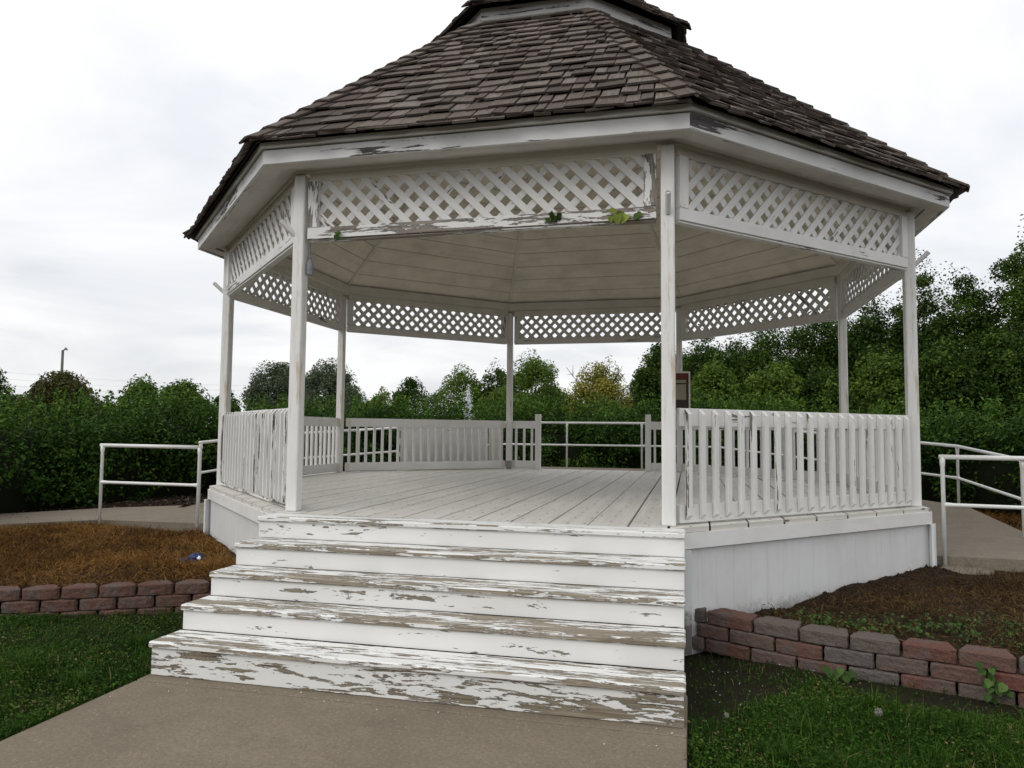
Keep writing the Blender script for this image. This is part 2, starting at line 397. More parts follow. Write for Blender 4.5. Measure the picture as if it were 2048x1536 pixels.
# --- skirt: grooved boards
mb = MB()
for i, j in SIDES:
    a, b = vtx(i, 4.566), vtx(j, 4.566); e = b-a; L = np.linalg.norm(e); e /= L; n = np.cross(e, ZU)
    k = int(round(L/.205)); w = L/k
    for q in range(k):
        c = a+e*(q+.5)*w-n*.012
        mb.box(c+ZU*((DZ-.175-.05)/2), e, n, ZU, w/2-.0007, .012, (DZ-.175+.05)/2)
    c = (a+b)/2-n*.03
    mb.box(c+ZU*.36, e, n, ZU, L/2-.03, .005, .40)
mb.build('skirt', M['skirt'], gz)
for i in ANG:
    mb = MB()
    for s in (-1, 1):
        a = radians(ANG[i]+s*22.5); nrm = np.array([cos(a), sin(a), 0]); e = np.cross(ZU, nrm)*(-s)
        p = vtx(i, 4.592)
        mb.box(p+e*.040-nrm*.012+ZU*.375, e, nrm, ZU, .046, .011, .395)
    mb.build('corner_trim', M['corner'], gz)

# --- posts with flag holders
pm = MB(); pm.box((0, 0, (4.05+DZ)/2), (1, 0, 0), (0, 1, 0), (0, 0, 1), .056, .056, (4.05-DZ)/2)
P0 = None
for i in range(8):
    if P0 is None:
        P0 = pm.build('post', M['post'], gz, bevel=.016); o = P0
    else:
        o = P0.copy(); COL.objects.link(o); o.parent = gz
    o.location = (*POST[i], 0); BASE[o.name] = np.array([*POST[i], 0.])
    a = radians(ANG[i]); d = np.array([cos(a), sin(a), 0])
    if i == 0: d = np.array([.05, -1, 0])
    if i == 1: d = np.array([-.75, -.66, 0])
    if i in (0, 1, 2, 7):
        fb = MB(); p = np.array([*POST[i], 3.475])+d*.05
        q = p+(d*.74+ZU*.67)*.19
        fb.tube([p, q], .024, 14, cap=False); fb.tube([p+(q-p)*.94, p+(q-p)*.95], .021, 14, cap=True)
        fb.build('flag_holder', M['post'], o, smooth=True)

# --- sides: lattice panels and railings
def side_frame(i, j):
    a, b = np.array([*POST[i], 0.]), np.array([*POST[j], 0.]); e = b-a; L = np.linalg.norm(e); e /= L
    return (a+b)/2, e, np.cross(e, ZU), L
nb = 0
for si, (i, j) in enumerate(SIDES):
    c0, e, n, L = side_frame(i, j); h = L/2-.09
    lp = MB()
    lat = bpy.data.objects.new('lattice_panel', None); COL.objects.link(lat); lat.parent = gz; lat.location = tuple(c0+ZU*3.43); BASE[lat.name] = c0+ZU*3.43
    z0, z1, hs = 3.535, 3.985, h-.095
    flip = 1 if (i, j) in ((1, 0), (2, 1), (3, 2), (6, 5), (5, 4)) else -1
    pitch, wd = .189, .0615
    for layer, sl in ((.012, -flip), (-.008, flip)):
        k = -12; off = random.uniform(0, pitch)
        while k < 30:
            s0 = -hs+k*pitch+off
            hw = wd/2*1.414
            zz0, zz1 = z0-.1, z1+.1
            q0 = s0 if sl > 0 else s0; 
            pts = [(s0-hw+sl*(zz0-z0), zz0), (s0+hw+sl*(zz0-z0), zz0), (s0+hw+sl*(zz1-z0), zz1), (s0-hw+sl*(zz1-z0), zz1)]
            for A in ((1, 0, hs+.01), (-1, 0, hs+.01), (0, 1, z1+.01), (0, -1, -(z0-.01))): 
                pts = clip_poly(pts, *A) if len(pts) > 2 else []
            if len(pts) > 2:
                ax = (e*sl+ZU)/1.41421; ac = np.cross(n, ax)
                jit = random.uniform(-.0006, .0006)
                lp.prism([c0+e*p[0]+ZU*p[1]+n*(layer-.0045+jit) for p in pts], n*.009, ax, ac)
            k += 1
    lp.build('lattice', M['lattice'] if si else M['lattice'], lat)
    fm = MB()
    fm.box(c0+ZU*3.4875+n*.004, e, n, ZU, h, .045, .0525)
    fm.box(c0+ZU*3.425+n*.0, e, n, ZU, h-.004, .034, .0095)
    fm.build('bottom_rail', M['paint_worn'] if (i, j) == (1, 0) else M['paint_rail'], lat, bevel=.004)
    fm = MB(); fm.box(c0+ZU*4.035-n*.008, e, n, ZU, h, .04, .0525); fm.build('top_rail', M['trim_in'], lat, bevel=.004)
    for s in (-1, 1):
        fm = MB(); fm.box(c0+e*s*(h-.05)+ZU*3.761+n*.006, e, n, ZU, .05, .046, .2205); fm.build('stile', M['paint_worn'] if (i, j) == (1, 0) else M['paint_rail'], lat, bevel=.004)

def railing(i, j, s0, s1, mat, balus=None, single=None):
    """rails between s0..s1 along the side, balusters on the outside"""
    c0, e, n, L = side_frame(i, j)
    R = bpy.data.objects.new('railing', None); COL.objects.link(R); R.parent = gz
    cc = c0+e*(s0+s1)/2; R.location = tuple(cc+ZU*DZ); BASE[R.name] = cc+ZU*DZ
    for nm, za, zb in (('top_rail', 1.737, 1.886), ('bottom_rail', .955, 1.102)):
        m = MB(); m.box(cc+ZU*(za+zb)/2, e, n, ZU, (s1-s0)/2, .02, (zb-za)/2); m.build(nm, mat, R, bevel=.004)
    span = s1-s0; k = max(2, int(round(span/.157)))
    grp = MB() if single else None
    proto = None
    for q in range(k):
        s = s0+span*(q+.5)/k+random.uniform(-.004, .004)
        b = cc+e*(s-(s0+s1)/2); tl = random.uniform(-.004, .004)
        hx, d0, d1 = .0205, .0225, .0635
        def pt(sx, dd, z): return b+e*(sx+tl*(z-1.4))+n*dd+ZU*z
        zb0, zt0 = .985, 1.878
        P = [pt(-hx, d0, zb0-.005), pt(hx, d0, zb0-.005), pt(hx, d1, zb0+.034), pt(-hx, d1, zb0+.034),
             pt(-hx, d0, zt0), pt(hx, d0, zt0), pt(hx, d1, zt0-.04), pt(-hx, d1, zt0-.04)]
        F = [(0, 3, 2, 1), (4, 5, 6, 7), (1, 2, 6, 5), (2, 3, 7, 6), (3, 0, 4, 7), (0, 1, 5, 4)]
        F = [f[::-1] for f in F]; wr = random.uniform(-.035, .018 if (i, j) != (2, 1) else .035)
        if single is not None and (single is True or q < single):
            grp.solid(P, F, ZU, e, wr)
        else:
            m = MB(); m.solid(P, F, ZU, e, wr); m.build('baluster', mat, R)
    if single is not None and grp.v:
        o = grp.build('balusters', mat, R); o['kind'] = 'stuff'
    # steel corner plates
    for s in (s0+.03, s1-.03):
        for z in (1.81, 1.03):
            if abs(s) > 1.4:
                m = MB(); m.box(cc+e*(s-(s0+s1)/2)+ZU*z-n*.024, e, n, ZU, .045, .0035, .06); m.build('corner_plate', M['trim_in'], R)
    return R
railing(0, 7, -1.615, 1.615, M['paint_rail'])
railing(2, 1, -1.615, 1.615, M['paint_left'])
railing(3, 2, -1.615, 1.615, M['paint_rail'])
railing(4, 3, -1.615, 1.615, M['paint'])
railing(6, 5, -1.615, 1.615, M['paint_rail'], single=8)
railing(7, 6, -1.615, 1.615, M['paint_rail'], single=True)
c0, e, n, L = side_frame(5, 4)
for s in (-1, 1):
    lo, hi = (1.125, 1.60) if s > 0 else (-1.60, -1.115)
    railing(5, 4, lo, hi, M['paint'])
    m = MB(); m.box(c0+e*s*1.07+ZU*(2.022+DZ)/2, e, n, ZU, .052, .052, (2.022-DZ)/2); m.build('gate_post', M['paint'], gz, bevel=.004)

# --- fascia, soffit, inner trim
mb = MB(); ring(mb, 4.836, 4.795, 4.040, 4.166); mb.build('fascia', M['fascia'], gz, bevel=.003)
mb = MB(); ring(mb, 4.872, 4.80, 4.180, 4.228); mb.build('upper_fascia', M['paint'], gz, bevel=.003)
mb = MB()
for i, j in SIDES:
    a, b, c, d = vtx(i, 4.798, 4.056), vtx(j, 4.798, 4.056), vtx(j, 4.62, 4.056), vtx(i, 4.62, 4.056)
    ex = (b-a)/np.linalg.norm(b-a); mb.prism([a, b, c, d], (0, 0, .012), ex, np.cross(ex, ZU))
    a, b, c, d = vtx(i, 4.622, 4.082), vtx(j, 4.622, 4.082), vtx(j, 4.36, 4.092), vtx(i, 4.36, 4.092)
    mb.prism([a, b, c, d], (0, 0, .012), ex, np.cross(ex, ZU))
mb.build('soffit', M['soffit'], gz)
mb = MB(); ring(mb, 4.475, 4.43, 4.06, 4.245); ring(mb, 4.37, 4.335, 4.10, 4.235); mb.build('inner_trim', M['trim_in'], gz)

# --- ceiling boards
mb = MB(); CS = .86   # rise per unit corner radius
def ceil_pt(i, R): return vtx(i, R, 4.235+CS*(4.40-R))
for i, j in SIDES:
    R = 4.42
    while R > .35:
        R2 = max(R-.238, .12)
        a, b, c, d = ceil_pt(i, R-.0035), ceil_pt(j, R-.0035), ceil_pt(j, R2+.0035), ceil_pt(i, R2+.0035)
        ex = (b-a)/np.linalg.norm(b-a); up = (c+d-a-b); up /= np.linalg.norm(up)
        mb.prism([a, b, c, d], np.cross(ex, up)*.014*(-1 if np.cross(ex, up)[2] < 0 else 1), ex, up)
        R = R2
mb.build('ceiling', M['ceiling'], gz)
mb = MB()
for i in range(8):
    a, b = ceil_pt(i, 4.36), ceil_pt(i, .3); d = (b-a)/np.linalg.norm(b-a); t = np.cross(d, ZU); t /= np.linalg.norm(t); m_ = np.cross(t, d)
    mb.box((a+b)/2-m_*.012*(1 if m_[2] > 0 else -1), d, t, m_, np.linalg.norm(b-a)/2, .028, .012)
mb.build('ceiling_rib', M['trim_in'], gz)

# --- roof
def roof(parent, R0, z0, R1, slope, exposure, name='shingles'):
    """cedar shingles; slope = rise per unit of corner radius"""
    t8 = tan(radians(22.5)); k8 = cos(radians(22.5))
    sa = slope/k8; th = math.atan(sa); ct, st = cos(th), sin(th)
    ap0, ap1 = R0*k8, R1*k8; T = (ap0-ap1)/ct
    u = MB(); sh = MB()
    for i, j in SIDES:
        a, b = vtx(i, 1), vtx(j, 1); ex = (b-a)/np.linalg.norm(b-a); nh = np.cross(ex, ZU)
        upv = -nh*ct+ZU*st; nr = nh*st+ZU*ct
        o = nh*ap0+ZU*z0
        def pt(s, t, nn): return o+ex*s+upv*t+nr*nn
        def hw(t): return (ap0-t*ct)*t8
        u.solid([pt(-hw(.02), .02, -.012), pt(hw(.02), .02, -.012), pt(hw(T), T, -.012), pt(-hw(T), T, -.012)], [(0, 1, 2, 3)], ex, upv)
        rows = int(T/exposure)+1
        for r in range(-1, rows):
            tb = max(r, 0)*exposure
            s = -hw(tb)-random.uniform(0, .2)
            while s < hw(tb):
                w = random.choice((random.uniform(.09, .15), random.uniform(.14, .24), random.uniform(.2, .3)))
                g = random.uniform(.006, .02)
                t0 = tb+random.uniform(-.022, .020)-(.03 if r < 0 else 0); ln = .42*exposure/.225
                t1 = min(t0+ln, T+.05)
                sl = (random.random()-.5)*.022
                A, B, Cc, D = s+g, s+w, s+w, s+g
                h0, h1 = hw(t0), hw(t1)
                A, B = max(A, -h0), min(B, h0); D, Cc = max(D, -h1), min(Cc, h1)
                if B-A > .015 and Cc-D > -.0:
                    n0 = .032+random.uniform(-.004, .014)-(.018 if r < 0 else 0); n1 = .001; tk = random.uniform(.014, .023)
                    tw = random.uniform(-.004, .004)
                    P = [pt(A, t0+sl, n0+tw), pt(B, t0-sl, n0-tw), pt(Cc, t1, n1), pt(D, t1, n1), pt(A, t0+sl, n0+tk+tw), pt(B, t0-sl, n0+tk-tw), pt(Cc, t1, n1+.006), pt(D, t1, n1+.006)]
                    sh.solid(P, [(3, 2, 1, 0), (4, 5, 6, 7), (0, 1, 5, 4), (1, 2, 6, 5), (2, 3, 7, 6), (3, 0, 4, 7)], upv, ex, random.random())
                s += w
    u.build('roof_deck', M['underlay'], parent); sh.build(name, M['shingle'], parent)
    # hip caps
    for i in range(8):
        hc = MB()
        a = vtx(i, R0, z0); b = vtx(i, R1, z0+slope*(R0-R1)); d = b-a; L = np.linalg.norm(d); d /= L
        for s in (-1, 1):
            aa = radians(ANG[i]+s*22.5); nh = np.array([cos(aa), sin(aa), 0]); nr = nh*st+ZU*ct
            across = np.cross(nr, d); 
            if across@np.cross(ZU, vtx(i, 1))*s < 0: across = -across
            k = int(L/(exposure*1.06)); ee = L/k
            for q in range(k):
                p0 = a+d*(q*ee-.035+random.uniform(-.008, .008)); p1 = p0+d*ee*1.55; w = random.uniform(.115, .14)
                n0, n1, tk = .064, .026, .017
                out = s*.0
                P = [p0+nr*n0, p0+nr*n0+across*w, p1+nr*n1+across*w, p1+nr*n1]
                P += [x+nr*tk for x in P]
                F = [(0, 1, 2, 3), (7, 6, 5, 4), (0, 4, 5, 1), (1, 5, 6, 2), (2, 6, 7, 3), (3, 7, 4, 0)]
                if np.cross(P[1]-P[0], P[2]-P[0])@nr > 0: F = [f[::-1] for f in F]
                hc.solid(P, F, d, across, random.random())
        hc.build('hip_cap', M['shingle'], parent)
rf = bpy.data.objects.new('roof', None); COL.objects.link(rf); rf.parent = gz; rf.location = (0, 0, 4.21); BASE[rf.name] = np.array([0, 0, 4.21])
roof(rf, 4.945, 4.200, 1.93, .81, .226)
cu = bpy.data.objects.new('cupola', None); COL.objects.link(cu); cu.parent = gz; cu.location = (0, 0, 6.5); BASE[cu.name] = np.array([0, 0, 6.5])
mb = MB(); ring(mb, 1.70, 1.66, 6.3, 6.86); mb.build('cupola_wall', M['soffit'], cu)
mb = MB(); ring(mb, 1.765, 1.72, 6.808, 6.968); mb.build('cupola_fascia', M['fascia'], cu, bevel=.003)
mb = MB(); ring(mb, 1.722, 1.60, 6.835, 6.85); mb.build('cupola_soffit', M['soffit'], cu)
roof(cu, 1.93, 6.925, .12, .81, .226)

# --- stairs
st = bpy.data.objects.new('stairs', None); COL.objects.link(st); st.parent = gz; st.location = (0, -5, 0); BASE[st.name] = np.array([0, -5., 0])
XL, XR = -1.762, 1.800; RH, TD, Y0 = .178, .3134, -4.5304
for k in range(5):
    zt = DZ-k*RH; yn = Y0-k*TD; yb = yn+TD+.012 if k else -4.247
    dx = (0, .003, .001, .004, .006)[k]
    m = MB(); hw = (yb-.006-yn)/2
    # two planks with a gap, nosing rounded by the bevel
    w0 = (-.022, -.012, .002, .016, -.02)[k]; m.abox(XL-dx-.004, XR+dx, yn, yn+hw-.003, zt-.042, zt, w0); m.abox(XL-dx, XR+dx-.003, yn+hw+.003, yb-.004, zt-.042, zt-.001, w0-random.uniform(.01, .04))
    m.build('tread', M['tread_top'] if k < 1 else M['tread'], st, bevel=.008)
    m = MB(); m.abox(XL+.004, XR-.006, yn+.022, yn+.045, zt-RH-.002 if k < 4 else .003, zt-.043, (.015, -.005, .0, -.02, -.012)[k])
    m.build('riser', M['riser'] if k < 4 else M['riser_low'], st, bevel=.002)
for x0, x1 in ((XL+.012, XL+.05), (XR-.052, XR-.014)):
    m = MB()
    for k in range(5):
        yn = Y0-k*TD; m.abox(x0, x1, yn+.046, min(yn+.046+TD, -4.26) if k else -4.262, .002, DZ-k*RH-.044)
    m.build('stringer', M['riser'], st)

# --- conduit box under the frieze, outlet box on the back post
m = MB(); p = np.array([-1.600, -4.055, 3.42]); m.tube([p, p-ZU*.13], .010, 10); m.tube([p-ZU*.13, p-ZU*.15], .017, 10)
m.tube([p-ZU*.15, p-ZU*.19, p-ZU*.21, p-ZU*.30], [.014, .034, .040, .040], 12)
m.build('conduit_box', M['grey_metal'], gz, smooth=False)
m = MB(); m.abox(-1.70, -1.60, 3.985, 4.03, .95, 1.10); m.build('outlet_box', M['grey_metal'], gz, bevel=.006)

# ================================================================== WALKWAY, PATHS
def slab(name, top, th, mat, origin=(0, 0, 0), mirror=False):
    pass
def ramp_slabs():
    m = MB()
    ii, oo = 4.295, 5.95; k = 1/cos(radians(22.5))
    ring_pts = []
    def P(R, deg, z): a = radians(deg); return np.array([R*k*cos(a), R*k*sin(a), z])
    seq = [('s', .60), ]
    inner = [np.array([ii, .0, .43]), P(ii, 22.5, .60), P(ii, 67.5, .90), P(ii, 112.5, .90), P(ii, 157.5, .60), np.array([-ii, .0, .43])]
    outer = [np.array([oo, .0, .43]), P(oo, 22.5, .60), P(oo, 67.5, .90), P(oo, 112.5, .90), P(oo, 157.5, .60), np.array([-oo, .0, .43])]
    for q in range(5):
        a, b, c, d = inner[q], outer[q], outer[q+1], inner[q+1]
        tp = [a, b, c, d]; bt = [np.array([p[0], p[1], .1]) for p in tp]
        m.solid(bt+tp, [(0, 1, 2, 3)[::-1], (4, 5, 6, 7), (1, 2, 6, 5), (3, 0, 4, 7)], (0, 1, 0), (1, 0, 0))
    # closing front of the ramp
    return m
m = ramp_slabs(); o = m.build('ramp', M['concrete_ramp']); tag(o, kind='structure')
def approach(pts, z):
    m = MB(); m.prism([(p[0], p[1], .05) for p in pts], (0, 0, z-.05), (1, 0, 0), (0, 1, 0)); return m
# left landing and path
m = MB()
def poly_top(m, pts):
    n = len(pts); P = [np.array([p[0], p[1], .03]) for p in pts]+[np.array(p, float) for p in pts]
    F = [tuple(range(n))[::-1], tuple(range(n, 2*n))]+[(i, (i+1) % n, (i+1) % n+n, i+n) for i in range(n)]
    ar = sum(pts[i][0]*pts[(i+1) % n][1]-pts[(i+1) % n][0]*pts[i][1] for i in range(n))
    if ar < 0: F = [f[::-1] for f in F]
    m.solid(P, F, (1, 0, 0), (0, 1, 0))
for s in (-1, 1):
    m = MB()
    poly_top(m, [(s*4.29, -1.52, .42), (s*6.08, -1.60, .415), (s*6.08, .0, .425), (s*5.95, -.004, .43), (s*4.29, -.004, .43)])
    poly_top(m, [(s*6.10, -1.60, .413), (s*6.97, -2.27, .40), (s*8.6, -3.9, .36), (s*9.5, -5.0, .34), (s*10.8, -4.3, .34), (s*9.7, -2.9, .36), (s*7.78, -1.0, .40), (s*7.1, -.2, .41), (s*6.25, .35, .42), (s*6.10, .02, .42)])
    o = m.build('side_path', M['concrete_ramp']); tag(o, kind='structure')
m = MB()
m.abox(-1.785, 1.812, -5.865, -5.2, -.12, 0); m.abox(-1.785+.004, 1.812, -16, -5.875, -.12, -.002)
o = m.build('front_path', M['concrete'], bevel=.006); tag(o, kind='structure')
m = MB()
m.abox(-1.77, 1.80, -5.876, -5.86, -.1, -.012); o = m.build('path_joint', M['dark']); tag(o, kind='structure')

# ================================================================== TERRAIN
RW = [(1.815, -4.090), (1.951, -4.129), (2.28, -4.325), (2.583, -4.480), (2.896, -4.600), (3.204, -4.685), (3.517, -4.775), (3.82, -4.875), (4.12, -5.0), (4.42, -5.13), (4.72, -5.27), (5.02, -5.42), (5.30, -5.56), (5.58, -5.69), (5.86, -5.82)]
LW = [(-1.82, -3.98), (-2.105, -4.13), (-2.385, -4.275), (-2.655, -4.41), (-2.925, -4.556), (-3.195, -4.700), (-3.468, -4.83), (-3.74, -4.965), (-4.01, -5.10), (-4.28, -5.24), (-4.55, -5.38), (-4.82, -5.52), (-5.09, -5.65), (-5.36, -5.78), (-5.63, -5.92), (-5.9, -6.05), (-6.17, -6.18)]
wx = np.array([p[0] for p in LW[::-1]]+[p[0] for p in RW]); wy = np.array([p[1] for p in LW[::-1]]+[p[1] for p in RW])
def ywall(x):
    x = np.asarray(x, float); y = np.interp(x, wx, wy)
    y = np.where(x < wx[0], wy[0]-.2*np.clip(wx[0]-x, 0, 3), y); y = np.where(x > wx[-1], wy[-1]-.2*np.clip(x-wx[-1], 0, 3), y); return y
A225 = [(cos(radians(k*45)), sin(radians(k*45))) for k in range(8)]
def octd(x, y): return np.max([a*x+b*y for a, b in A225], axis=0)   # apothem distance
def zter(x, y):
    x = np.asarray(x, float); y = np.asarray(y, float)
    d = y-ywall(x)
    z = .262+.035*sstep(.1, 1.2, d)
    od = octd(x, y)
    lump = (vnoise(x*9, y*9, 1)-.5)*.05+(vnoise(x*21, y*21, 2)-.5)*.03
    near = 1-sstep(4.22, 4.75, od)
    z = z+np.where(x > 0, near*(-.095+.13*sstep(2.4, 4.1, x)+.75*lump*sstep(.2, .6, d)), near*.02)
    z = z+(vnoise(x*4, y*4, 3)-.5)*.025+(vnoise(x*14, y*14, 4)-.5)*.012
    z = z+.06*sstep(4.6, 6.6, np.abs(x))*sstep(.3, 1.6, d)*np.where(x < 0, 1, .2)
    z = z-.35*np.exp(-((x-2.63)/.13)**2-((y+3.40)/.13)**2)*.35
    return z
xs = np.concatenate([np.array([-220, -80, -40, -20, -14]), np.arange(-11, -7, .25), np.arange(-7, 6.5, .06), np.arange(6.5, 11, .25), np.array([14, 20, 40, 80, 220])])
vs = np.concatenate([np.arange(0, 3.6, .06), np.arange(3.6, 14, .5), np.array([16, 20, 30, 50, 90, 160, 300])])
X, D = np.meshgrid(xs, vs, indexing='ij'); Y = ywall(X)+.12+D
Z = zter(X, Y)
nx, ny = X.shape
Z[:, 0] = -.15; Y[:, 0] = Y[:, 1]-.004; Z[:, 1] = zter(X[:, 1], Y[:, 1])
V = np.stack([X, Y, Z], -1).reshape(-1, 3); idx = np.arange(nx*ny).reshape(nx, ny)
F = np.stack([idx[:-1, :-1], idx[1:, :-1], idx[1:, 1:], idx[:-1, 1:]], -1).reshape(-1, 4)
o = mesh_np('terrace', V, F, M['soil'], smooth=True); tag(o, kind='structure')
# lawn sheet to the horizon
xs = np.concatenate([np.array([-400, -100, -30, -15]), np.arange(-10, 10.1, .2), np.array([15, 30, 100, 400])]); ys = np.concatenate([np.array([-400, -100, -30, -20, -14]), np.arange(-12, -3.9, .2)])
X, Y = np.meshgrid(xs, ys, indexing='ij'); Z = -.03+(vnoise(X*1.3, Y*1.3, 5)-.5)*.03
Z = np.where((np.abs(X) < 2.1) & (Y < -4.0), -.05, Z)
Z = Z+.05*sstep(1.95, 2.6, np.abs(X))+.06*sstep(-2.3, -3.8, X)
nx, ny = X.shape; V = np.stack([X, Y, Z], -1).reshape(-1, 3); idx = np.arange(nx*ny).reshape(nx, ny)
F = np.stack([idx[:-1, :-1], idx[1:, :-1], idx[1:, 1:], idx[:-1, 1:]], -1).reshape(-1, 4)
o = mesh_np('lawn', V, F, M['lawn'], smooth=True); tag(o, kind='structure')
def zlawn(x, y): return -.03+(vnoise(x*1.3, y*1.3, 5)-.5)*.03+.05*sstep(1.95, 2.6, np.abs(x))+.06*sstep(-2.3, -3.8, x)

# ================================================================== RETAINING WALLS
ROUGH = bpy.data.textures.new('split_face', 'CLOUDS'); ROUGH.noise_scale = .035; ROUGH.noise_depth = 4
def retaining(pts, label, mat, side, cham, tops):
    root = thing('retaining_wall', label, 'retaining wall', (*pts[0], 0))
    pts = [np.array(p) for p in pts]
    seg = [np.linalg.norm(pts[i+1]-pts[i]) for i in range(len(pts)-1)]; cum = np.concatenate([[0], np.cumsum(seg)])
    P = np.array(pts)
    def at(s): return np.array([np.interp(s, cum, P[:, 0]), np.interp(s, cum, P[:, 1])])
    def block(sa, sb, z0, z1, back, depth=.19):
        a, b = at(sa), at(sb); e = b-a; L = np.linalg.norm(e); e /= L
        nin = np.array([-e[1], e[0]]);
        if nin[1] < 0: nin = -nin
        a = a+nin*back; cx, cy = cham; g = .003
        rr = random.uniform(-.006, .006); a = a+nin*rr
        q = [(g, cy), (cx*.35, cy*.35), (cx, 0), (L-cx, 0), (L-cx*.35, cy*.35), (L-g, cy), (L-cx*.9-.012, depth), (cx*.9+.012, depth)]
        pl = [a+e*u+nin*v for u, v in q]
        n = len(pl); dz = random.uniform(-.003, .003)
        m = MB(); m.prism([(p[0], p[1], z0+.001) for p in pl], (0, 0, z1-z0-.003+dz), (*e, 0), (*nin, 0))
        # split the face finely so that it can be roughened
        o = m.build('block', mat, root, bevel=.010, origin=(*((a+b)/2), z0))
        md = o.modifiers.new('split', 'SUBSURF'); md.subdivision_type = 'SIMPLE'; md.levels = md.render_levels = 3
        md = o.modifiers.new('rough', 'DISPLACE'); md.texture = ROUGH; md.texture_coords = 'GLOBAL'; md.strength = .016; md.mid_level = .5
        return o
    n = len(pts)-1; h = .104
    for i in range(n):
        block(cum[i], cum[i+1], .30-h, .30, 0.0)
    tot = cum[-1]
    for c, (off, back) in enumerate(((.5, -.012), (.97, -.024))):
        s = [0.]+[cum[i]+(cum[i+1]-cum[i])*off for i in range(n)]
        for a, b in zip(s[:-1], s[1:]):
            if b-a > .08: block(a, b, .30-h*(c+2), .30-h*(c+1), back)
    return root
retaining(RW[0:1]+RW[1:], 'low stacked wall of mixed red and grey blocks right of the steps', M['block_r'], 1, (.035, .020), None)
retaining(LW, 'low stacked wall of purple brown blocks left of the steps', M['block_l'], -1, (.075, .035), None)

# ================================================================== HANDRAILS
def pipe_rail(label, posts, rails, ends=True):
    """posts: (x,y,zbase,ztop); top and mid pipes follow the post tops"""
    root = thing('handrail', label, 'handrail', (posts[0][0], posts[0][1], posts[0][2]))
    for x, y, z0, z1 in posts:
        m = MB(); m.tube([(x, y, z0), (x, y, z1-.10), (x, y, z1-.07), (x, y, z1-.005)], [.021, .021, .026, .027], 12); m.build('rail_post', M['pipe'], root, smooth=True)
    for nm, f in (('top_rail', 1.), ('mid_rail', rails)):
        m = MB(); path = [np.array([x, y, z1 if f == 1 else z1-f]) for x, y, z0, z1 in posts]
        if f == 1:
            d = path[0]-path[1]; d /= np.linalg.norm(d); path = [path[0]+d*.03]+path[1:]
            d = path[-1]-path[-2]; d /= np.linalg.norm(d); path[-1] = path[-1]+d*.03
        for a, b in zip(path[:-1], path[1:]):
            d = (b-a)/np.linalg.norm(b-a)
            if f == 1: m.tube([a, b], .0245, 12)
            else: m.tube([a, a+d*.02, a+d*.10, b-d*.10, b-d*.02, b], [.027, .027, .020, .020, .027, .027], 12)
        m.build(nm, M['pipe'], root, smooth=True)
    return root
pipe_rail('short white pipe handrail on the dry bed beside the left path', [(-5.96, -1.70, .20, 1.44), (-4.47, -1.66, .20, 1.432)], .50)
pipe_rail('short white pipe handrail on a round footing beside the right path', [(4.42, -1.56, .27, 1.455), (6.15, -1.68, .27, 1.45)], .50)
k = 1/cos(radians(22.5)); ro = 5.82
def op(deg, z0, z1): a = radians(deg); return (ro*k*cos(a), ro*k*sin(a), z0, z1)
v = [op(157.5, .58, 1.575), op(112.5, .88, 1.875), op(67.5, .88, 1.875), op(22.5, .58, 1.515)]
def lerp(a, b, t): return tuple(np.array(a)*(1-t)+np.array(b)*t)
posts = [(-5.80, .16, .42, 1.455), v[0], lerp(v[0], v[1], .34), lerp(v[0], v[1], .67), v[1], (-.785, 5.82, .88, 1.875), (.835, 5.82, .88, 1.875), v[2], lerp(v[2], v[3], .33), lerp(v[2], v[3], .66), v[3], (5.82, .16, .42, 1.385)]
pipe_rail('long white pipe handrail along the hedge behind the gazebo', posts, .485)
# footings
for loc, r, lab in (((4.50, -1.74, .305), .24, 'round concrete footing under the right handrail post'), ((-4.42, -1.86, .235), .17, 'small rough concrete footing under the left handrail post')):
    m = MB(); n = 18; pts = []
    for q in range(n):
        a = 2*pi*q/n; rr = r*(1+random.uniform(-.07, .07)); pts.append((loc[0]+rr*1.25*cos(a), loc[1]+rr*.8*sin(a), loc[2]-.1))
    m.prism(pts, (0, 0, .125), (1, 0, 0), (0, 1, 0)); o = m.build('concrete_footing', M['concrete'], bevel=.02, origin=loc); tag(o, lab, 'footing')

# ================================================================== PANEL AND SIGN
c0, e, n, L = side_frame(4, 3); ctr = n*4.335
def on34(s): return ctr+e*s
pan = thing('white_panel', 'flat white board standing behind the back left railing', 'panel', tuple(on34(0)+ZU*.75))
# side runs from post 4 to post 3 as seen from outside
for s0, s1, dd in ((-1.66, -1.335, .0), (-1.31, .53, .012)):
    m = MB(); m.box(on34((s0+s1)/2)+n*dd+ZU*1.25, e, n, ZU, (s1-s0)/2, .009, .495); m.build('board', M['trim_in'] if s0 < -1.5 else M['paint'], pan, bevel=.002)
m = MB(); m.box(on34(.565)+n*.012+ZU*1.25, e, n, ZU, .03, .012, .50)
m.build('end_strip', M['paint'], pan)
m = MB()
for z in (1.60, 1.34, 1.12): m.box(on34(.565)-n*.0015+ZU*z, e, n, ZU, .012, .003, .07)
m.build('slot', M['dark'], pan)
sg = thing('notice_board', 'brown framed notice board with red header on the back right post', 'notice board', (1.642, 4.03, 1.92))
m = MB(); m.abox(1.435, 1.825, 3.985, 4.005, 1.94, 2.80); m.build('backing', M['sign_brown'], sg)
m = MB()
for x0, x1, z0, z1 in ((1.43, 1.852, 2.80, 2.832), (1.43, 1.852, 1.915, 1.945), (1.405, 1.432, 1.915, 2.832), (1.82, 1.85, 1.946, 2.799)): m.abox(x0, x1, 3.972, 4.028, z0, z1)
m.build('frame', M['soffit'], sg, bevel=.004)
m = MB(); m.abox(1.436, 1.81, 3.979, 3.984, 2.69, 2.798); m.build('header', M['sign_red'], sg)
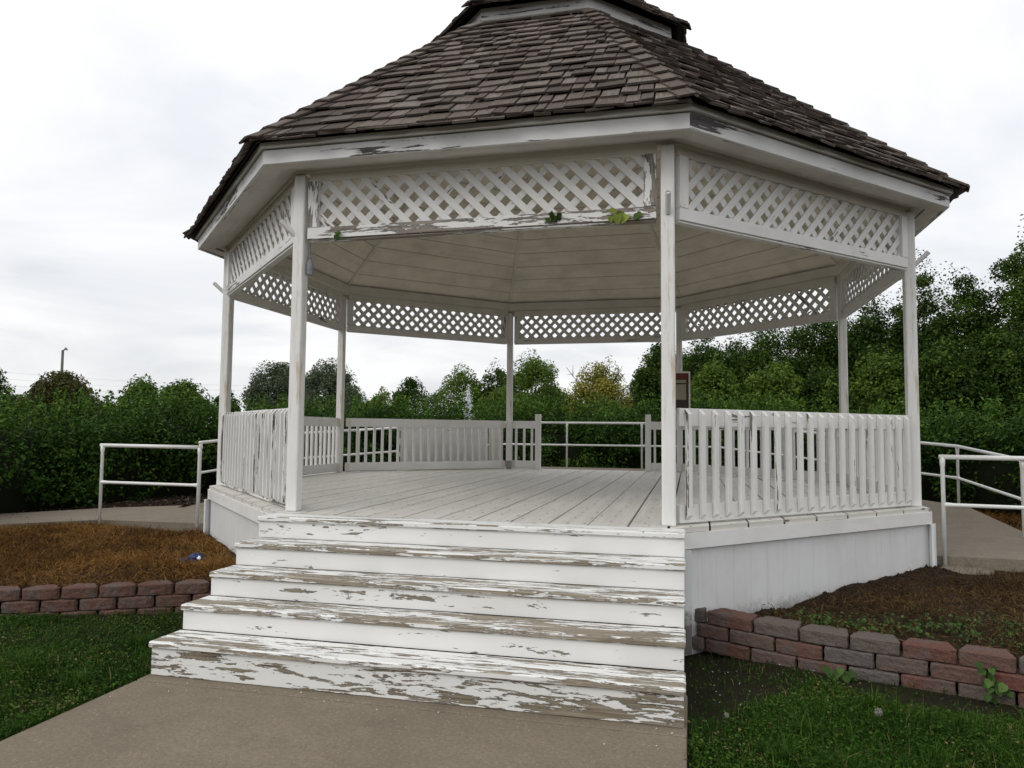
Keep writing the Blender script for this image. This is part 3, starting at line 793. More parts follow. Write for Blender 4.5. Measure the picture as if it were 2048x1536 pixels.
m = MB(); m.abox(1.47, 1.775, 3.979, 3.984, 2.615, 2.675); m.abox(1.47, 1.775, 3.979, 3.984, 2.30, 2.59); m.build('paper', M['paper'], sg)
m = MB()
x = 1.50
for q in range(7):
    w = random.uniform(.018, .04); m.abox(x, x+w, 3.9765, 3.9785, 2.748, 2.760); x += w+.010
x = 1.53
for q in range(5):
    w = random.uniform(.018, .035); m.abox(x, x+w, 3.9765, 3.9785, 2.718, 2.728); x += w+.010
m.build('lettering', M['faint_print'], sg)

# ================================================================== VEGETATION HELPERS
def leaves(C, N, size, aspect=.5, rnd=None, jitter=.9, droop=0.):
    """diamond leaves: centres C, preferred normals N"""
    n = len(C)
    N = N+RNG.normal(0, jitter, (n, 3)); N /= np.linalg.norm(N, axis=1)[:, None]+1e-9
    T = RNG.normal(0, 1, (n, 3)); T[:, 2] -= droop; T -= (T*N).sum(1)[:, None]*N; T /= np.linalg.norm(T, axis=1)[:, None]+1e-9
    B = np.cross(N, T); s = (size*RNG.uniform(.45, 1.55, n))[:, None]
    fold = N*s*.12
    V = np.stack([C-T*s*.5, C+B*s*aspect*.5+fold, C+T*s*.5, C-B*s*aspect*.5+fold], 1).reshape(-1, 3)
    F = np.arange(4*n).reshape(n, 4)
    if rnd is None: rnd = RNG.random(n)
    return V, F, rnd
HEART = [(-.46, 0), (-.5, .20), (-.34, .42), (-.05, .44), (.22, .26), (.5, 0)]
def heart_leaf(name, c, nrm, size, mat, parent, r):
    nrm = np.asarray(nrm, float)+RNG.normal(0, .35, 3); nrm /= np.linalg.norm(nrm)
    t = np.array([RNG.normal(0, .5), 0, -1.]); t -= (t@nrm)*nrm; t /= np.linalg.norm(t); b = np.cross(nrm, t); s = size*RNG.uniform(.75, 1.3)
    V = []; F = []
    for sg in (1, -1):
        k = len(V); V += [c+s*(u*t+sg*v*b+nrm*(v*.35-.25*u*u)) for u, v in HEART]
        for q in range(1, 5): F.append((k, k+q, k+q+1) if sg > 0 else (k, k+q+1, k+q))
    # both halves share the midrib points
    V = np.array(V); F = np.array(F); F = np.where(F == 6, 0, np.where(F == 11, 5, F))
    return mesh_np(name, V, F, mat, parent, rnd=np.full(len(F), r), smooth=True)
def unit(n):
    v = RNG.normal(0, 1, (n, 3)); return v/np.linalg.norm(v, axis=1)[:, None]
def icosphere_pts(): pass

def tree(name, label, px, top, halfw, d, mat, nclump=45, per=260, leaf=.13, group='trees beyond the hedge', cat='tree', crown_from=.22, base=.3, bare=0, cr=(.20, .34), gap=.25, loose=.45, var=.5, squash=1.0, peaks=1.0):
    p = at_depth(px, 860, d); zt = at_depth(px, top, d)[2]; r = halfw*d/FPX
    root = thing(name, label, cat, (p[0], p[1], base), group)
    H = zt-base; zb = base+H*crown_from; cz = (zt+zb)/2; ch = (zt-zb)/2
    ctr = np.array([p[0], p[1], cz]); ax = np.array([r, r, ch])
    U = unit(nclump); rad = RNG.uniform(gap, 1, nclump)**.55
    cen = U*rad[:, None]
    cen[0] = (0.05, 0, .9)
    crr = RNG.uniform(*cr, nclump)
    cen = cen*(1-crr*.9)[:, None]
    # narrower towards the top
    cw = 1.16-.30*np.clip(cen[:, 2], 0, 1)*peaks; cen[:, :2] *= cw[:, None]; cen[:, 2] = np.clip(cen[:, 2]*1.06, -.95, .90)
    Cs = ctr+cen*ax
    rr = crr*min(r, ch)*1.05*RNG.uniform(.8, 1.15, nclump)
    Vs = []; Rn = []; Ns = []
    for c, q in zip(Cs, rr):
        m = max(20, int(per*(q/(min(r, ch)*.27))**2*RNG.uniform(.7, 1.2)))
        u = unit(m); rd = RNG.uniform(.35, 1.12, m)**.6
        pts = c+u*(rd*q)[:, None]*np.array([1, 1, .8*squash])
        Vs.append(pts); Ns.append(u+np.array([0, 0, .5])); Rn.append(np.clip(RNG.normal(.45, .2, m)+RNG.uniform(-.25, .25)*var*2, 0, 1))
    m = int(nclump*per*loose); u = unit(m); rd = RNG.uniform(.25, 1.02, m)**.45
    wob = .72+.5*vnoise(u[:, 0]*2.3+px, u[:, 2]*2.3+u[:, 1]*1.7, 60)
    q_ = u*(rd*wob)[:, None]; q_[:, :2] *= (1.08-.25*np.clip(q_[:, 2], 0, 1)*peaks)[:, None]
    Vs.append(ctr+q_*ax*np.array([1, 1, .97])); Ns.append(u+np.array([0, 0, .5])); Rn.append(np.clip(RNG.normal(.40, .2, m), 0, 1))
    C_ = np.concatenate(Vs); N_ = np.concatenate(Ns); R_ = np.concatenate(Rn)
    V, F, R_ = leaves(C_, N_, leaf, .55, R_)
    mesh_np('crown', V, F, mat, root, rnd=R_)
    m = MB(); tr = max(.07, r*.07)
    top_p = np.array([p[0]+.1*r, p[1], zb+ch*1.1])
    m.tube([(p[0], p[1], base-.2), (p[0]+.03*r, p[1], base+.5*H*crown_from+.3), (p[0]+.05*r, p[1], zb+.2*ch), top_p], [tr*1.3, tr, tr*.8, tr*.25], 8)
    order = RNG.permutation(nclump)[:14]
    for q in order:
        s = np.array([p[0]+.04*r, p[1], zb+RNG.uniform(0, .8)*ch]); e_ = Cs[q]; md = (s+e_)/2+np.array([0, 0, -.1*r])
        m.tube([s, md, e_], [tr*.5, tr*.3, tr*.08], 5, cap=False)
    for q in range(bare):
        a = RNG.uniform(0, 2*pi); s = ctr+np.array([0, 0, -.2*ch]); e_ = ctr+np.array([cos(a)*r*1.1, sin(a)*r*.6, RNG.uniform(.1, .8)*ch])
        m.tube([s, (s+e_)/2+np.array([0, 0, .1]), e_], [tr*.3, tr*.18, .012], 4, cap=False)
        for z in range(3):
            b_ = s+(e_-s)*RNG.uniform(.55, .95); m.tube([b_, b_+RNG.normal(0, .25, 3)+np.array([0, 0, .3])], [.018, .008], 4, cap=False)
    m.build('trunk', M['bark'], root, smooth=True)
    return root

G = 'trees beyond the hedge'
tree('round_tree', 'rounded reddish green tree under the light pole at far left', 122, 738, 66, 28, M['tree_red'], 50, 300, .10, G, crown_from=.3)
tree('dark_shrub_tree', 'dark treetop cut by the left edge of the picture', -12, 742, 34, 20, M['tree_dark'], 30, 260, .08, G)
tree('leafy_tree', 'left of two bushy green treetops above the left hedge', 278, 752, 46, 21, M['tree_mid'], 40, 280, .08, G, crown_from=.3)
tree('leafy_tree', 'right of two bushy green treetops above the left hedge, slightly lighter', 360, 760, 56, 24, M['tree_mid'], 45, 280, .09, G, crown_from=.3)
tree('dark_round_tree', 'small dark round treetop behind the front left gazebo post', 452, 776, 30, 42, M['tree_dark'], 30, 220, .12, G)
tree('large_tree', 'tall pale green tree between the leftmost post and the front left post', 552, 720, 66, 52, M['tree_grey'], 60, 300, .15, G, crown_from=.15)
tree('large_tree', 'tall pale green tree just right of the front left post', 655, 718, 60, 54, M['tree_grey'], 60, 300, .15, G, crown_from=.15)
tree('low_tree', 'lower grey green tree sloping down right of the back left post', 708, 775, 34, 46, M['tree_grey'], 36, 240, .13, G, crown_from=.1)
tree('willow_tree', 'small bright yellow green tree above the back left railing', 762, 778, 32, 36, M['tree_bright'], 36, 240, .10, G, crown_from=.1)
tree('oak_tree', 'dark green tree left of the fountain spray', 818, 752, 40, 50, M['tree_dark'], 42, 260, .14, G, crown_from=.12)
tree('pale_tree', 'grey leaved low tree behind the fountain spray', 868, 782, 36, 44, M['tree_grey'], 32, 220, .11, G, crown_from=.1)
tree('broad_tree', 'broad olive green tree behind the fountain jet', 918, 734, 56, 50, M['tree_mid'], 58, 280, .14, G, crown_from=.12)
tree('open_tree', 'thin open crowned tree just left of the back post', 992, 724, 44, 52, M['tree_dark'], 44, 210, .14, G, crown_from=.1, gap=.3)
tree('tall_tree', 'tall rounded green tree just right of the back post', 1066, 702, 64, 50, M['tree_mid'], 64, 300, .14, G, crown_from=.12)
tree('yellow_tree', 'yellow leaved tree with bare twigs in the middle of the back opening', 1196, 712, 62, 42, M['tree_yellow'], 64, 240, .12, G, crown_from=.08, bare=10, gap=.35)
tree('low_green_tree', 'low green tree at the foot of the yellow tree', 1225, 800, 50, 40, M['tree_mid'], 34, 240, .11, G, crown_from=.05)
tree('grey_tree', 'small grey green tree between the yellow tree and the dark trees', 1268, 752, 24, 52, M['tree_grey'], 26, 200, .13, G)
tree('low_dark_tree', 'low dark tree between the tall rounded tree and the yellow tree', 1138, 780, 30, 46, M['tree_dark'], 28, 220, .12, G, crown_from=.05)
for a in ((45, 786, 60, 30, 'tree_mid', 'low bush between the dark left edge treetop and the reddish tree'), (205, 800, 50, 30, 'tree_mid', 'low bush right of the reddish tree at far left'), (602, 784, 62, 44, 'tree_grey', 'low grey green tree between the front left post and the tall pale trees'), (735, 800, 46, 40, 'tree_mid', 'low green tree left of the bright yellow green tree'),
          (842, 786, 50, 46, 'tree_dark', 'low dark tree between the oak and the fountain spray'), (1000, 772, 56, 46, 'tree_mid', 'low green tree in front of the open crowned tree'),
          (1100, 772, 52, 45, 'tree_dark', 'low dark tree in front of the tall rounded tree'), (1290, 772, 40, 44, 'tree_mid', 'low green tree left of the notice board')):
    tree('low_tree', a[5], a[0], a[1], a[2], a[3], M[a[4]], 40, 240, .12, G, crown_from=.05)
G2 = 'tall dark trees on the right'
for a in ((1360, 712, 60, 33), (1480, 668, 64, 34), (1590, 690, 70, 34), (1700, 640, 66, 33), (1800, 640, 70, 32), (1890, 590, 60, 31), (1985, 590, 70, 31), (2060, 560, 70, 30)):
    tree('shade_tree', 'dark tree in the second row, %s' % {1360: 'left of the notice board', 1480: 'above the notice board side of the right railing', 1590: 'over the middle of the right railing', 1700: 'left behind the back right post', 1800: 'close left of the rightmost post', 1890: 'close right of the rightmost post', 1985: 'above the right handrail', 2060: 'at the right picture edge'}[a[0]], a[0], a[1], a[2], a[3], M['tree_dark'], 60, 300, .11, G2, crown_from=.02, gap=.15, cr=(.2, .38), loose=.3, var=.8)
RT_ = [(1318, 668, 52, 30, 'tree_dark', 'dark tree left of the front right post'), (1410, 640, 70, 30, 'tree_dark', 'dark tree behind the notice board'),
       (1430, 715, 60, 25, 'tree_mid', 'lighter tree in front of the dark row, right of the notice board'), (1530, 622, 80, 29, 'tree_dark', 'dark tree in the middle of the right opening'),
       (1548, 710, 62, 24.5, 'tree_mid', 'mid green lower tree in the middle of the right opening'), (1640, 596, 80, 29, 'tree_dark', 'dark tall tree left of the back right post'),
       (1650, 720, 60, 24, 'tree_dark', 'low dark tree left of the rear right post'), (1742, 560, 82, 28, 'tree_dark', 'tall tree between the two rightmost posts'),
       (1850, 498, 62, 26, 'tree_dark', 'tall dark tree just right of the rightmost post'), (1765, 690, 60, 24, 'tree_mid', 'lower tree between the two rightmost posts'),
       (1935, 512, 72, 25, 'tree_dark', 'dark tree between the rightmost post and the right picture edge'), (1890, 660, 76, 23, 'tree_dark', 'lower dark tree right of the rightmost post'),
       (2075, 418, 92, 24, 'tree_dark', 'tallest dark tree at the right picture edge'), (2010, 640, 80, 22.5, 'tree_dark', 'lower dark tree near the right picture edge')]
for a in RT_:
    tree('shade_tree', a[5], a[0], a[1], a[2]*1.12, a[3], M[a[4]], 64, 330, .098, G2, crown_from=.03, gap=.15, var=.7, cr=(.2, .36), loose=.22)

# ---- hedge
def hedge():
    root = thing('hedge', 'dense dark green hedge curving round behind the gazebo', 'hedge', (0, 8.8, .3))
    angs = np.radians(np.arange(-4, 214, 1.0))
    def rad(a): return 8.75+.25*np.sin(a*3+1)+.5*sstep(radians(150), radians(200), a)-1.1*(1-sstep(radians(15), radians(60), a))*.3
    def hz(a): return 2.08+.10*(vnoise(a*11, a*0, 21)-.5)*2+.30*(vnoise(a*5.2, a*0, 23)-.5)+.26*np.exp(-((a-radians(105))/.55)**2)-.07*sstep(radians(140), radians(180), a)
    C = []; N = []; Rn = []
    # clumps
    nC = 1900
    a = RNG.uniform(radians(-4), radians(214), nC); off = RNG.uniform(-1, 1, nC); hgt = RNG.uniform(0, 1, nC)**.8
    lum = vnoise(a*7, np.zeros(nC), 9)
    topz = hz(a)
    z = .45+hgt*(topz-.45-.15)
    w = 1.0*np.sqrt(np.clip(1-((z-1.2)/1.35)**2, .12, 1))
    rr = rad(a)+off*w+.7*(vnoise(a*6.5, z*.9, 25)-.5)
    cen = np.stack([rr*np.cos(a), rr*np.sin(a), z], 1); cr_ = RNG.uniform(.16, .36, nC)
    inner = (np.abs(off) < .45) & (hgt < .75)
    keep = ~inner
    for c, q, o_ in zip(cen[keep], cr_[keep], off[keep]):
        m = int(150*(q/.26)**2*(1.25 if o_ < 0 or c[2] > 1.7 else .5)); u = unit(m); pts = c+u*(RNG.uniform(.5, 1.1, m)*q)[:, None]
        C.append(pts); N.append(u+np.array([0, 0, .6])); Rn.append(np.clip(RNG.normal(.42, .17, m)+RNG.uniform(-.2, .25), 0, 1))
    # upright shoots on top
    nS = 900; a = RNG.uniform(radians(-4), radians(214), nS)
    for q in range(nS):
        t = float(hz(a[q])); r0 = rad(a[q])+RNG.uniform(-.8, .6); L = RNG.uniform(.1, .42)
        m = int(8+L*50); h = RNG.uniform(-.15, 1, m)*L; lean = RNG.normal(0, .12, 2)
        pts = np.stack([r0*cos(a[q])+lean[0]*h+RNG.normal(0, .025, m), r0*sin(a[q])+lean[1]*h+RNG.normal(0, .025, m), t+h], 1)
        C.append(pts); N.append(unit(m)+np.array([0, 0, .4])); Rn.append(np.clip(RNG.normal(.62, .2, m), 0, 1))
    C = np.concatenate(C); N = np.concatenate(N); Rn = np.concatenate(Rn)
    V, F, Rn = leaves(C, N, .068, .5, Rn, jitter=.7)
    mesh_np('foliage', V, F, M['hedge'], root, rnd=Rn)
    # solid dark core added inside to block the view through the leaves
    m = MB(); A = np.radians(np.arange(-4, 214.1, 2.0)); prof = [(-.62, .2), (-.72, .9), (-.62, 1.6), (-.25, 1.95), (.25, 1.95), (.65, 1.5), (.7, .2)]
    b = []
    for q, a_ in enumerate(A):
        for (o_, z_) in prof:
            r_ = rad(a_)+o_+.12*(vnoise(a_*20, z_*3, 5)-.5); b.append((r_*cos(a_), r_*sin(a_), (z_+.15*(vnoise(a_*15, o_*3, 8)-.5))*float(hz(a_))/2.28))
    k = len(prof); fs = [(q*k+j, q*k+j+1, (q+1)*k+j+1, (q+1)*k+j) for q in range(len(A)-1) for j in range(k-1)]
    mesh_np('core_fill', b, fs, M['hedge_core'], root)
    return root
hedge()

# ---- mulch strip between walkway and hedge
n = 9000; a = RNG.uniform(0, 2*pi, n); th_ = RNG.uniform(radians(0), radians(205), n); rr = RNG.uniform(6.4, 8.4, n)
C = np.stack([rr*np.cos(th_), rr*np.sin(th_), np.zeros(n)], 1); C[:, 2] = zter(C[:, 0], C[:, 1])+RNG.uniform(.005, .03, n)
ok = octd(C[:, 0], C[:, 1]) > 6.0; ok &= ~((C[:, 0] < -6) & (C[:, 1] < .5) & (rr < 7.2)); C = C[ok]
V, F, R_ = leaves(C, np.tile([0, 0, 1.], (len(C), 1)), .06, .4, None, .35)
o = mesh_np('mulch', V, F, M['chips'], rnd=R_); tag(o, kind='stuff', label='brown bark mulch between the walkway and the hedge', cat='mulch')

# ---- grass
def blades(P, h, w, lean=.5, segs=2):
    n = len(P); a = RNG.uniform(0, 2*pi, n); d = np.stack([np.cos(a), np.sin(a), np.zeros(n)], 1); b = np.stack([-np.sin(a), np.cos(a), np.zeros(n)], 1)
    h = h[:, None]; L = (lean*RNG.uniform(.1, 1.2, n))[:, None]; w = w[:, None]
    up = np.array([0, 0, 1.])
    m1 = P+up*h*.55+d*h*L*.3; tp = P+up*h*(1-.35*L)+d*h*L
    V = np.stack([P-b*w, P+b*w, m1+b*w*.8, m1-b*w*.8, tp+b*w*.12, tp-b*w*.12], 1).reshape(-1, 3)
    i = np.arange(n)*6
    F = np.concatenate([np.stack([i, i+1, i+2, i+3], 1), np.stack([i+3, i+2, i+4, i+5], 1)])
    return V, F
def grass_patch(x0, x1, y0, y1, n, name, label, bare=None):
    x = RNG.uniform(x0, x1, n); y = RNG.uniform(y0, y1, n)
    yw = ywall(x); ok = y < yw-.03
    dens = vnoise(x*2.2, y*2.2, 31)*.6+vnoise(x*6, y*6, 32)*.4
    p = .25+.9*dens
    if bare is not None: p = p*bare(x, y)
    ok &= RNG.random(n) < p
    # thinner with distance past the frame
    x, y, dens = x[ok], y[ok], dens[ok]; P = np.stack([x, y, zlawn(x, y)-.005], 1)
    tall = vnoise(x*1.4, y*1.4, 33)
    h = RNG.uniform(.03, .075, len(x))*(.45+1.1*tall); long_ = RNG.random(len(x)) < .05; h[long_] *= 1.9
    V, F = blades(P, h, RNG.uniform(.0012, .0030, len(x)), .8)
    r = np.clip(.05+.42*vnoise(x*3, y*3, 34)+.28*vnoise(x*.9, y*.9, 37)+RNG.normal(0, .17, len(x)), 0, .93); r[RNG.random(len(x)) < .045] = 1.
    # clover-like small leaves
    m = int(len(x)*.55); sel = RNG.permutation(len(x))[:m]; Cc = P[sel]+np.stack([RNG.normal(0, .02, m), RNG.normal(0, .02, m), RNG.uniform(.015, .06, m)*(.5+tall[sel])], 1)
    V2, F2, r2 = leaves(Cc, np.tile([0, 0, 1.2], (m, 1)), .016, .75, np.clip(.35+.5*vnoise(x[sel]*2.5, y[sel]*2.5, 35)+RNG.normal(0, .18, m), 0, 1), .5)
    tu = RNG.integers(0, len(x), 60); tp = np.repeat(P[tu], 70, 0)+np.stack([RNG.normal(0, .05, 4200), RNG.normal(0, .05, 4200), np.zeros(4200)], 1)
    V3, F3 = blades(tp, RNG.uniform(.08, .19, 4200), RNG.uniform(.0015, .003, 4200), 1.1); r3 = np.clip(RNG.normal(.5, .2, 4200), 0, 1)
    V = np.concatenate([V, V2, V3]); F = np.concatenate([F, F2+6*len(x), F3+6*len(x)+4*m]); r = np.concatenate([r, r, r2, r3, r3])
    o = mesh_np(name, V, F, M['grass'], rnd=r); tag(o, kind='stuff', label=label, cat='grass')
def bare_r(x, y): return np.clip(.05+sstep(.0, .75, np.minimum((ywall(x)-y)*1.5-.25, ((x-1.9)*.8+(-y-5.3)*.8))+.7*(vnoise(x*3, y*3, 40)-.5)), 0, 1)
def bare_l(x, y): return np.clip(.25+sstep(.0, .35, -(y)-4.5+(-x-2.3)*-.3), 0, 1)
grass_patch(1.83, 5.2, -8.2, -4.2, 230000, 'grass', 'short green grass and clover in front of the right block wall', bare_r)
grass_patch(-6.5, -1.80, -8.6, -4.0, 260000, 'grass', 'green grass in front of the left block wall', bare_l)

# ---- dry grass in the beds
def straw(n, xf, yf, keep, lmin, lmax, w, name, label, lift=.02, mat='straw'):
    x, y = xf(n), yf(n); ok = keep(x, y); x, y = x[ok], y[ok]; n = len(x)
    a = RNG.uniform(0, 2*pi, n); L = RNG.uniform(lmin, lmax, n); z = zter(x, y)+RNG.uniform(0.0, lift, n)*(.4+1.2*vnoise(x*3, y*3, 50)); el = RNG.normal(.25, .35, n)
    d = np.stack([np.cos(a)*np.cos(el), np.sin(a)*np.cos(el), np.sin(el)], 1); b = np.stack([-np.sin(a), np.cos(a), RNG.normal(0, .5, n)], 1)
    P = np.stack([x, y, z], 1); q = (L/2)[:, None]; bw = b*RNG.uniform(.6, 1.3, n)[:, None]*w
    bend = np.stack([np.zeros(n), np.zeros(n), RNG.uniform(-.2, .35, n)], 1)*L[:, None]*.5
    A, Bm, Ce = P, P+d*q+bend, P+d*q*2
    V = np.stack([A-bw, A+bw, Bm+bw, Bm-bw, Ce+bw*.4, Ce-bw*.4], 1).reshape(-1, 3); i = np.arange(n)*6
    F = np.concatenate([np.stack([i, i+1, i+2, i+3], 1), np.stack([i+3, i+2, i+4, i+5], 1)])
    r = np.clip(.15+.55*vnoise(x*2, y*2, 51)+RNG.normal(0, .22, n), 0, 1); r = np.concatenate([r, r])
    o = mesh_np(name, V, F, M[mat], rnd=r); tag(o, kind='stuff', label=label, cat='dry grass')
def inbed(x, y): return (y > ywall(x)+.16) & (octd(x, y) > 4.3) & (y < -1.66-np.clip(np.abs(x)-6.08, 0, 5)*.85)
straw(190000, lambda n: RNG.uniform(-8, -1.8, n), lambda n: RNG.uniform(-6, -1.6, n), lambda x, y: inbed(x, y) & (RNG.random(len(x)) < .25+.9*vnoise(x*2.5, y*2.5, 52)), .04, .115, .0020, 'dry_grass', 'brown dead grass covering the left bed', .026)
straw(120000, lambda n: RNG.uniform(1.9, 7.5, n), lambda n: RNG.uniform(-6, -1.6, n), lambda x, y: inbed(x, y) & (RNG.random(len(x)) < np.clip(sstep(4.35, 4.95, octd(x, y))*(.2+.8*vnoise(x*2.5, y*2.5, 53)), .03, 1)), 0.04, .095, .0019, 'dry_grass', 'thin brown dead grass on the dark soil of the right bed', .018, 'straw_dark')
# dry grass right of the right ramp
straw(14000, lambda n: RNG.uniform(6.0, 8.5, n), lambda n: RNG.uniform(-.5, 4.5, n), lambda x, y: (octd(x, y) > 6.0) & (y > .6-(x-6)*.3), .06, .16, .003, 'dry_grass', 'dry grass edge between the right ramp and the hedge', .06)

# ---- low green weeds along the right wall
def weeds():
    C = []; N = []; R_ = []
    for q in range(130):
        x = RNG.uniform(2.75, 5.0)+.25*RNG.normal(); x = min(max(x, 2.6), 5.0); y = ywall(x)+.2+abs(RNG.normal(0, .16)) + max(0, (x-2.9))*RNG.uniform(0, .75)**2; m = RNG.integers(6, 22)
        rr = RNG.uniform(.03, .1); c = np.array([x, y, float(zter(x, y))])
        p = c+np.stack([RNG.normal(0, rr, m), RNG.normal(0, rr, m), RNG.uniform(.01, .09, m)], 1); C.append(p); N.append(np.tile([0, 0, 1.], (m, 1))); R_.append(np.clip(RNG.normal(.5, .2, m), 0, 1))
    V, F, r = leaves(np.concatenate(C), np.concatenate(N), .026, .7, np.concatenate(R_), .5)
    o = mesh_np('weeds', V, F, M['weed'], rnd=r); tag(o, kind='stuff', label='low green weeds in the soil behind the right block wall', cat='weeds')
weeds()
n = 900; x = RNG.uniform(1.95, 6, n); y = RNG.uniform(-5, -1.7, n); ok = inbed(x, y); x, y = x[ok], y[ok]; C = np.stack([x, y, zter(x, y)+.006], 1)
V, F, R_ = leaves(C, np.tile([0, 0, 1.], (len(C), 1)), .028, .3, np.clip(RNG.normal(.45, .25, len(C)), 0, 1), .3)
o = mesh_np('wood_chips', V, F, M['chips'], rnd=R_); tag(o, kind='stuff', label='scattered wood chips and leaf litter on the right bed', cat='mulch')
def clods():
    n = 1500; C = []
    t = RNG.uniform(0, 1, n); a = vtx(0, 4.6); b = vtx(7, 4.6); e_ = (b-a); nn = np.array([cos(radians(-45)), sin(radians(-45)), 0])
    P = a+e_*t[:, None]+nn*np.abs(RNG.normal(.03, .22, n))[:, None]; P = P[P[:, 1] > ywall(P[:, 0])+.26]; P[:, 2] = zter(P[:, 0], P[:, 1])
    m = MB()
    V = []; F = []
    base = np.array([(1, 0, 0), (0, 1, 0), (-1, 0, 0), (0, -1, 0), (0, 0, 1), (0, 0, -1)], float)
    fs = np.array([(0, 1, 4), (1, 2, 4), (2, 3, 4), (3, 0, 4), (1, 0, 5), (2, 1, 5), (3, 2, 5), (0, 3, 5)])
    for q, p in enumerate(P):
        s = RNG.uniform(.005, .024)*(1.2 if q % 3 else .7); V.append(p+base*s*RNG.uniform(.6, 1.3, (6, 3))); F.append(fs+6*q)
    o = mesh_np('soil_clods', np.concatenate(V), np.concatenate(F), M['soil']); tag(o, kind='stuff', label='dark crumbled soil clods heaped against the right skirt', cat='soil')
clods()

# ---- paint flakes on the path and the soil by the steps
n = 150; x = np.concatenate([RNG.uniform(-1.75, 1.78, 60), RNG.uniform(1.86, 2.7, 90)]); y = np.concatenate([-5.8-np.abs(RNG.exponential(.16, 60)), RNG.uniform(-5.7, -4.45, 90)])
z = np.where(x < 1.82, .003, zlawn(x, y)+.012); C = np.stack([x, y, z], 1)
V, F, R_ = leaves(C, np.tile([0, 0, 1.], (n, 1)), .010, .6, None, .15)
o = mesh_np('paint_flakes', V, F, M['flake'], rnd=R_); tag(o, kind='stuff', label='fallen white paint flakes scattered beside the steps', cat='paint flakes')

# ---- vines on the frieze: leaf sprigs
def sprig(pix, k, label, ysurf=-4.165, mat='weed', spread=.022, size=.065):
    d = ray(*pix); t = (ysurf-CAM[1])/d[1]; c = CAM+t*d
    root = thing('vine_sprig', label, 'vine', tuple(c), 'vine leaves on the front frieze')
    p = np.array([c+np.array([RNG.normal(0, spread), RNG.uniform(-.02, .008), RNG.normal(0, spread)]) for _ in range(k)])
    for pp in p:
        heart_leaf('leaf', pp, (0, -1.3, .5), size, M[mat], root, float(RNG.random()))
    q = c+np.array([0, .02, .0]); m = MB(); m.tube([q+np.array([0, .04, .07])]+sorted([x_+np.array([0, .006, 0]) for x_ in p], key=lambda v_: -v_[2]), .0025, 5); m.build('stem', M['bark'], root)
sprig((676, 470), 7, 'vine leaves hanging at the left end of the front frieze', mat='weed', spread=.020, size=.05)
sprig((1103, 438), 8, 'dark clump of vine leaves in the middle of the front frieze', mat='tree_dark', spread=.022, size=.055)
sprig((1230, 433), 5, 'two bright vine leaves near the right end of the front frieze', mat='tree_bright', spread=.03, size=.075)
sprig((1272, 435), 3, 'single dark green vine leaf nearest the front right post', mat='weed', spread=.012, size=.055)

# ---- weeds growing from the right wall
def wall_weed(x, y, z, n, label, h):
    root = thing('creeping_weed', label, 'weed', (x, y, z), 'weeds on the right block wall')
    p = np.array([x, y, z])+np.stack([RNG.normal(0, .05, n), RNG.normal(-.02, .02, n), RNG.uniform(-h, .05, n)], 1)
    for pp in p: heart_leaf('leaf', pp, (0, -1.2, .7), .05, M['weed'], root, float(RNG.random()))
    m = MB(); m.tube([(x, y+.03, z+.02), (x, y-.015, z-.02), (x+.02, y-.02, z-h)], .004, 5); m.build('stem', M['tree_mid'], root)
wall_weed(3.66, -4.885, .20, 22, 'trailing green weed hanging over the right wall near the picture edge', .17)
wall_weed(2.80, -4.70, .05, 12, 'small yellowish weed at the foot of the right wall', .05)

# ---- dandelions
def dandelion(pix, zz, label, r=.022):
    d = ray(*pix); t = (zz-CAM[2])/d[2]; c = CAM+t*d
    root = thing('dandelion', label, 'dandelion', (c[0], c[1], 0), 'dandelion seed heads in the right lawn')
    m = MB(); m.tube([(c[0]+.01, c[1], -.03), (c[0], c[1], c[2]-.01)], .0025, 5); m.build('stem', M['weed'], root)
    u = unit(260); p = c+u*(r*RNG.uniform(.75, 1.05, 260))[:, None]
    V, F, rr = leaves(p, u, .009, .5, None, .6); mesh_np('seed_head', V, F, M['seed'], root, rnd=rr)
dandelion((1757, 1424), .10, 'grey dandelion seed head in the grass below the grey wall block', .021)
dandelion((1453, 1430), .05, 'small withered dandelion head on the bare ground beside the steps', .013)

# ---- crumpled blue cloth in the left bed
c = np.array([-3.15, -3.50, float(zter(-3.15, -3.5))])
bag = thing('blue_cloth', 'crumpled blue and black cloth lying on the dead grass', 'cloth', tuple(c))
def crumple(name, ctr, sx, sy, sz, mat, seed):
    nu, nv = 26, 14; V = []; F = []
    for a in range(nv+1):
        for b in range(nu):
            th2 = pi*a/nv; ph = 2*pi*b/nu; u = np.array([sin(th2)*cos(ph), sin(th2)*sin(ph), cos(th2)])
            k = .65+.75*float(vnoise(u[0]*2.6+seed, u[1]*2.6+u[2]*1.9, seed))+.18*float(vnoise(u[0]*7, u[1]*7+u[2]*5, seed+3))
            V.append(ctr+u*k*np.array([sx, sy, sz]))
    for a in range(nv):
        for b in range(nu): F.append((a*nu+b, (a+1)*nu+b, (a+1)*nu+(b+1) % nu, a*nu+(b+1) % nu))
    return mesh_np(name, V, F, mat, bag, smooth=True)
crumple('blue_fold', c+np.array([.03, 0, .055]), .075, .07, .05, M['blue'], 3)
crumple('black_fold', c+np.array([0, -.03, .03]), .095, .07, .035, M['black'], 6)
crumple('blue_corner', c+np.array([-.10, -.03, .03]), .035, .03, .028, M['blue'], 9)
crumple('white_tag', c+np.array([.105, -.035, .075]), .020, .014, .018, M['whitecloth'], 12)

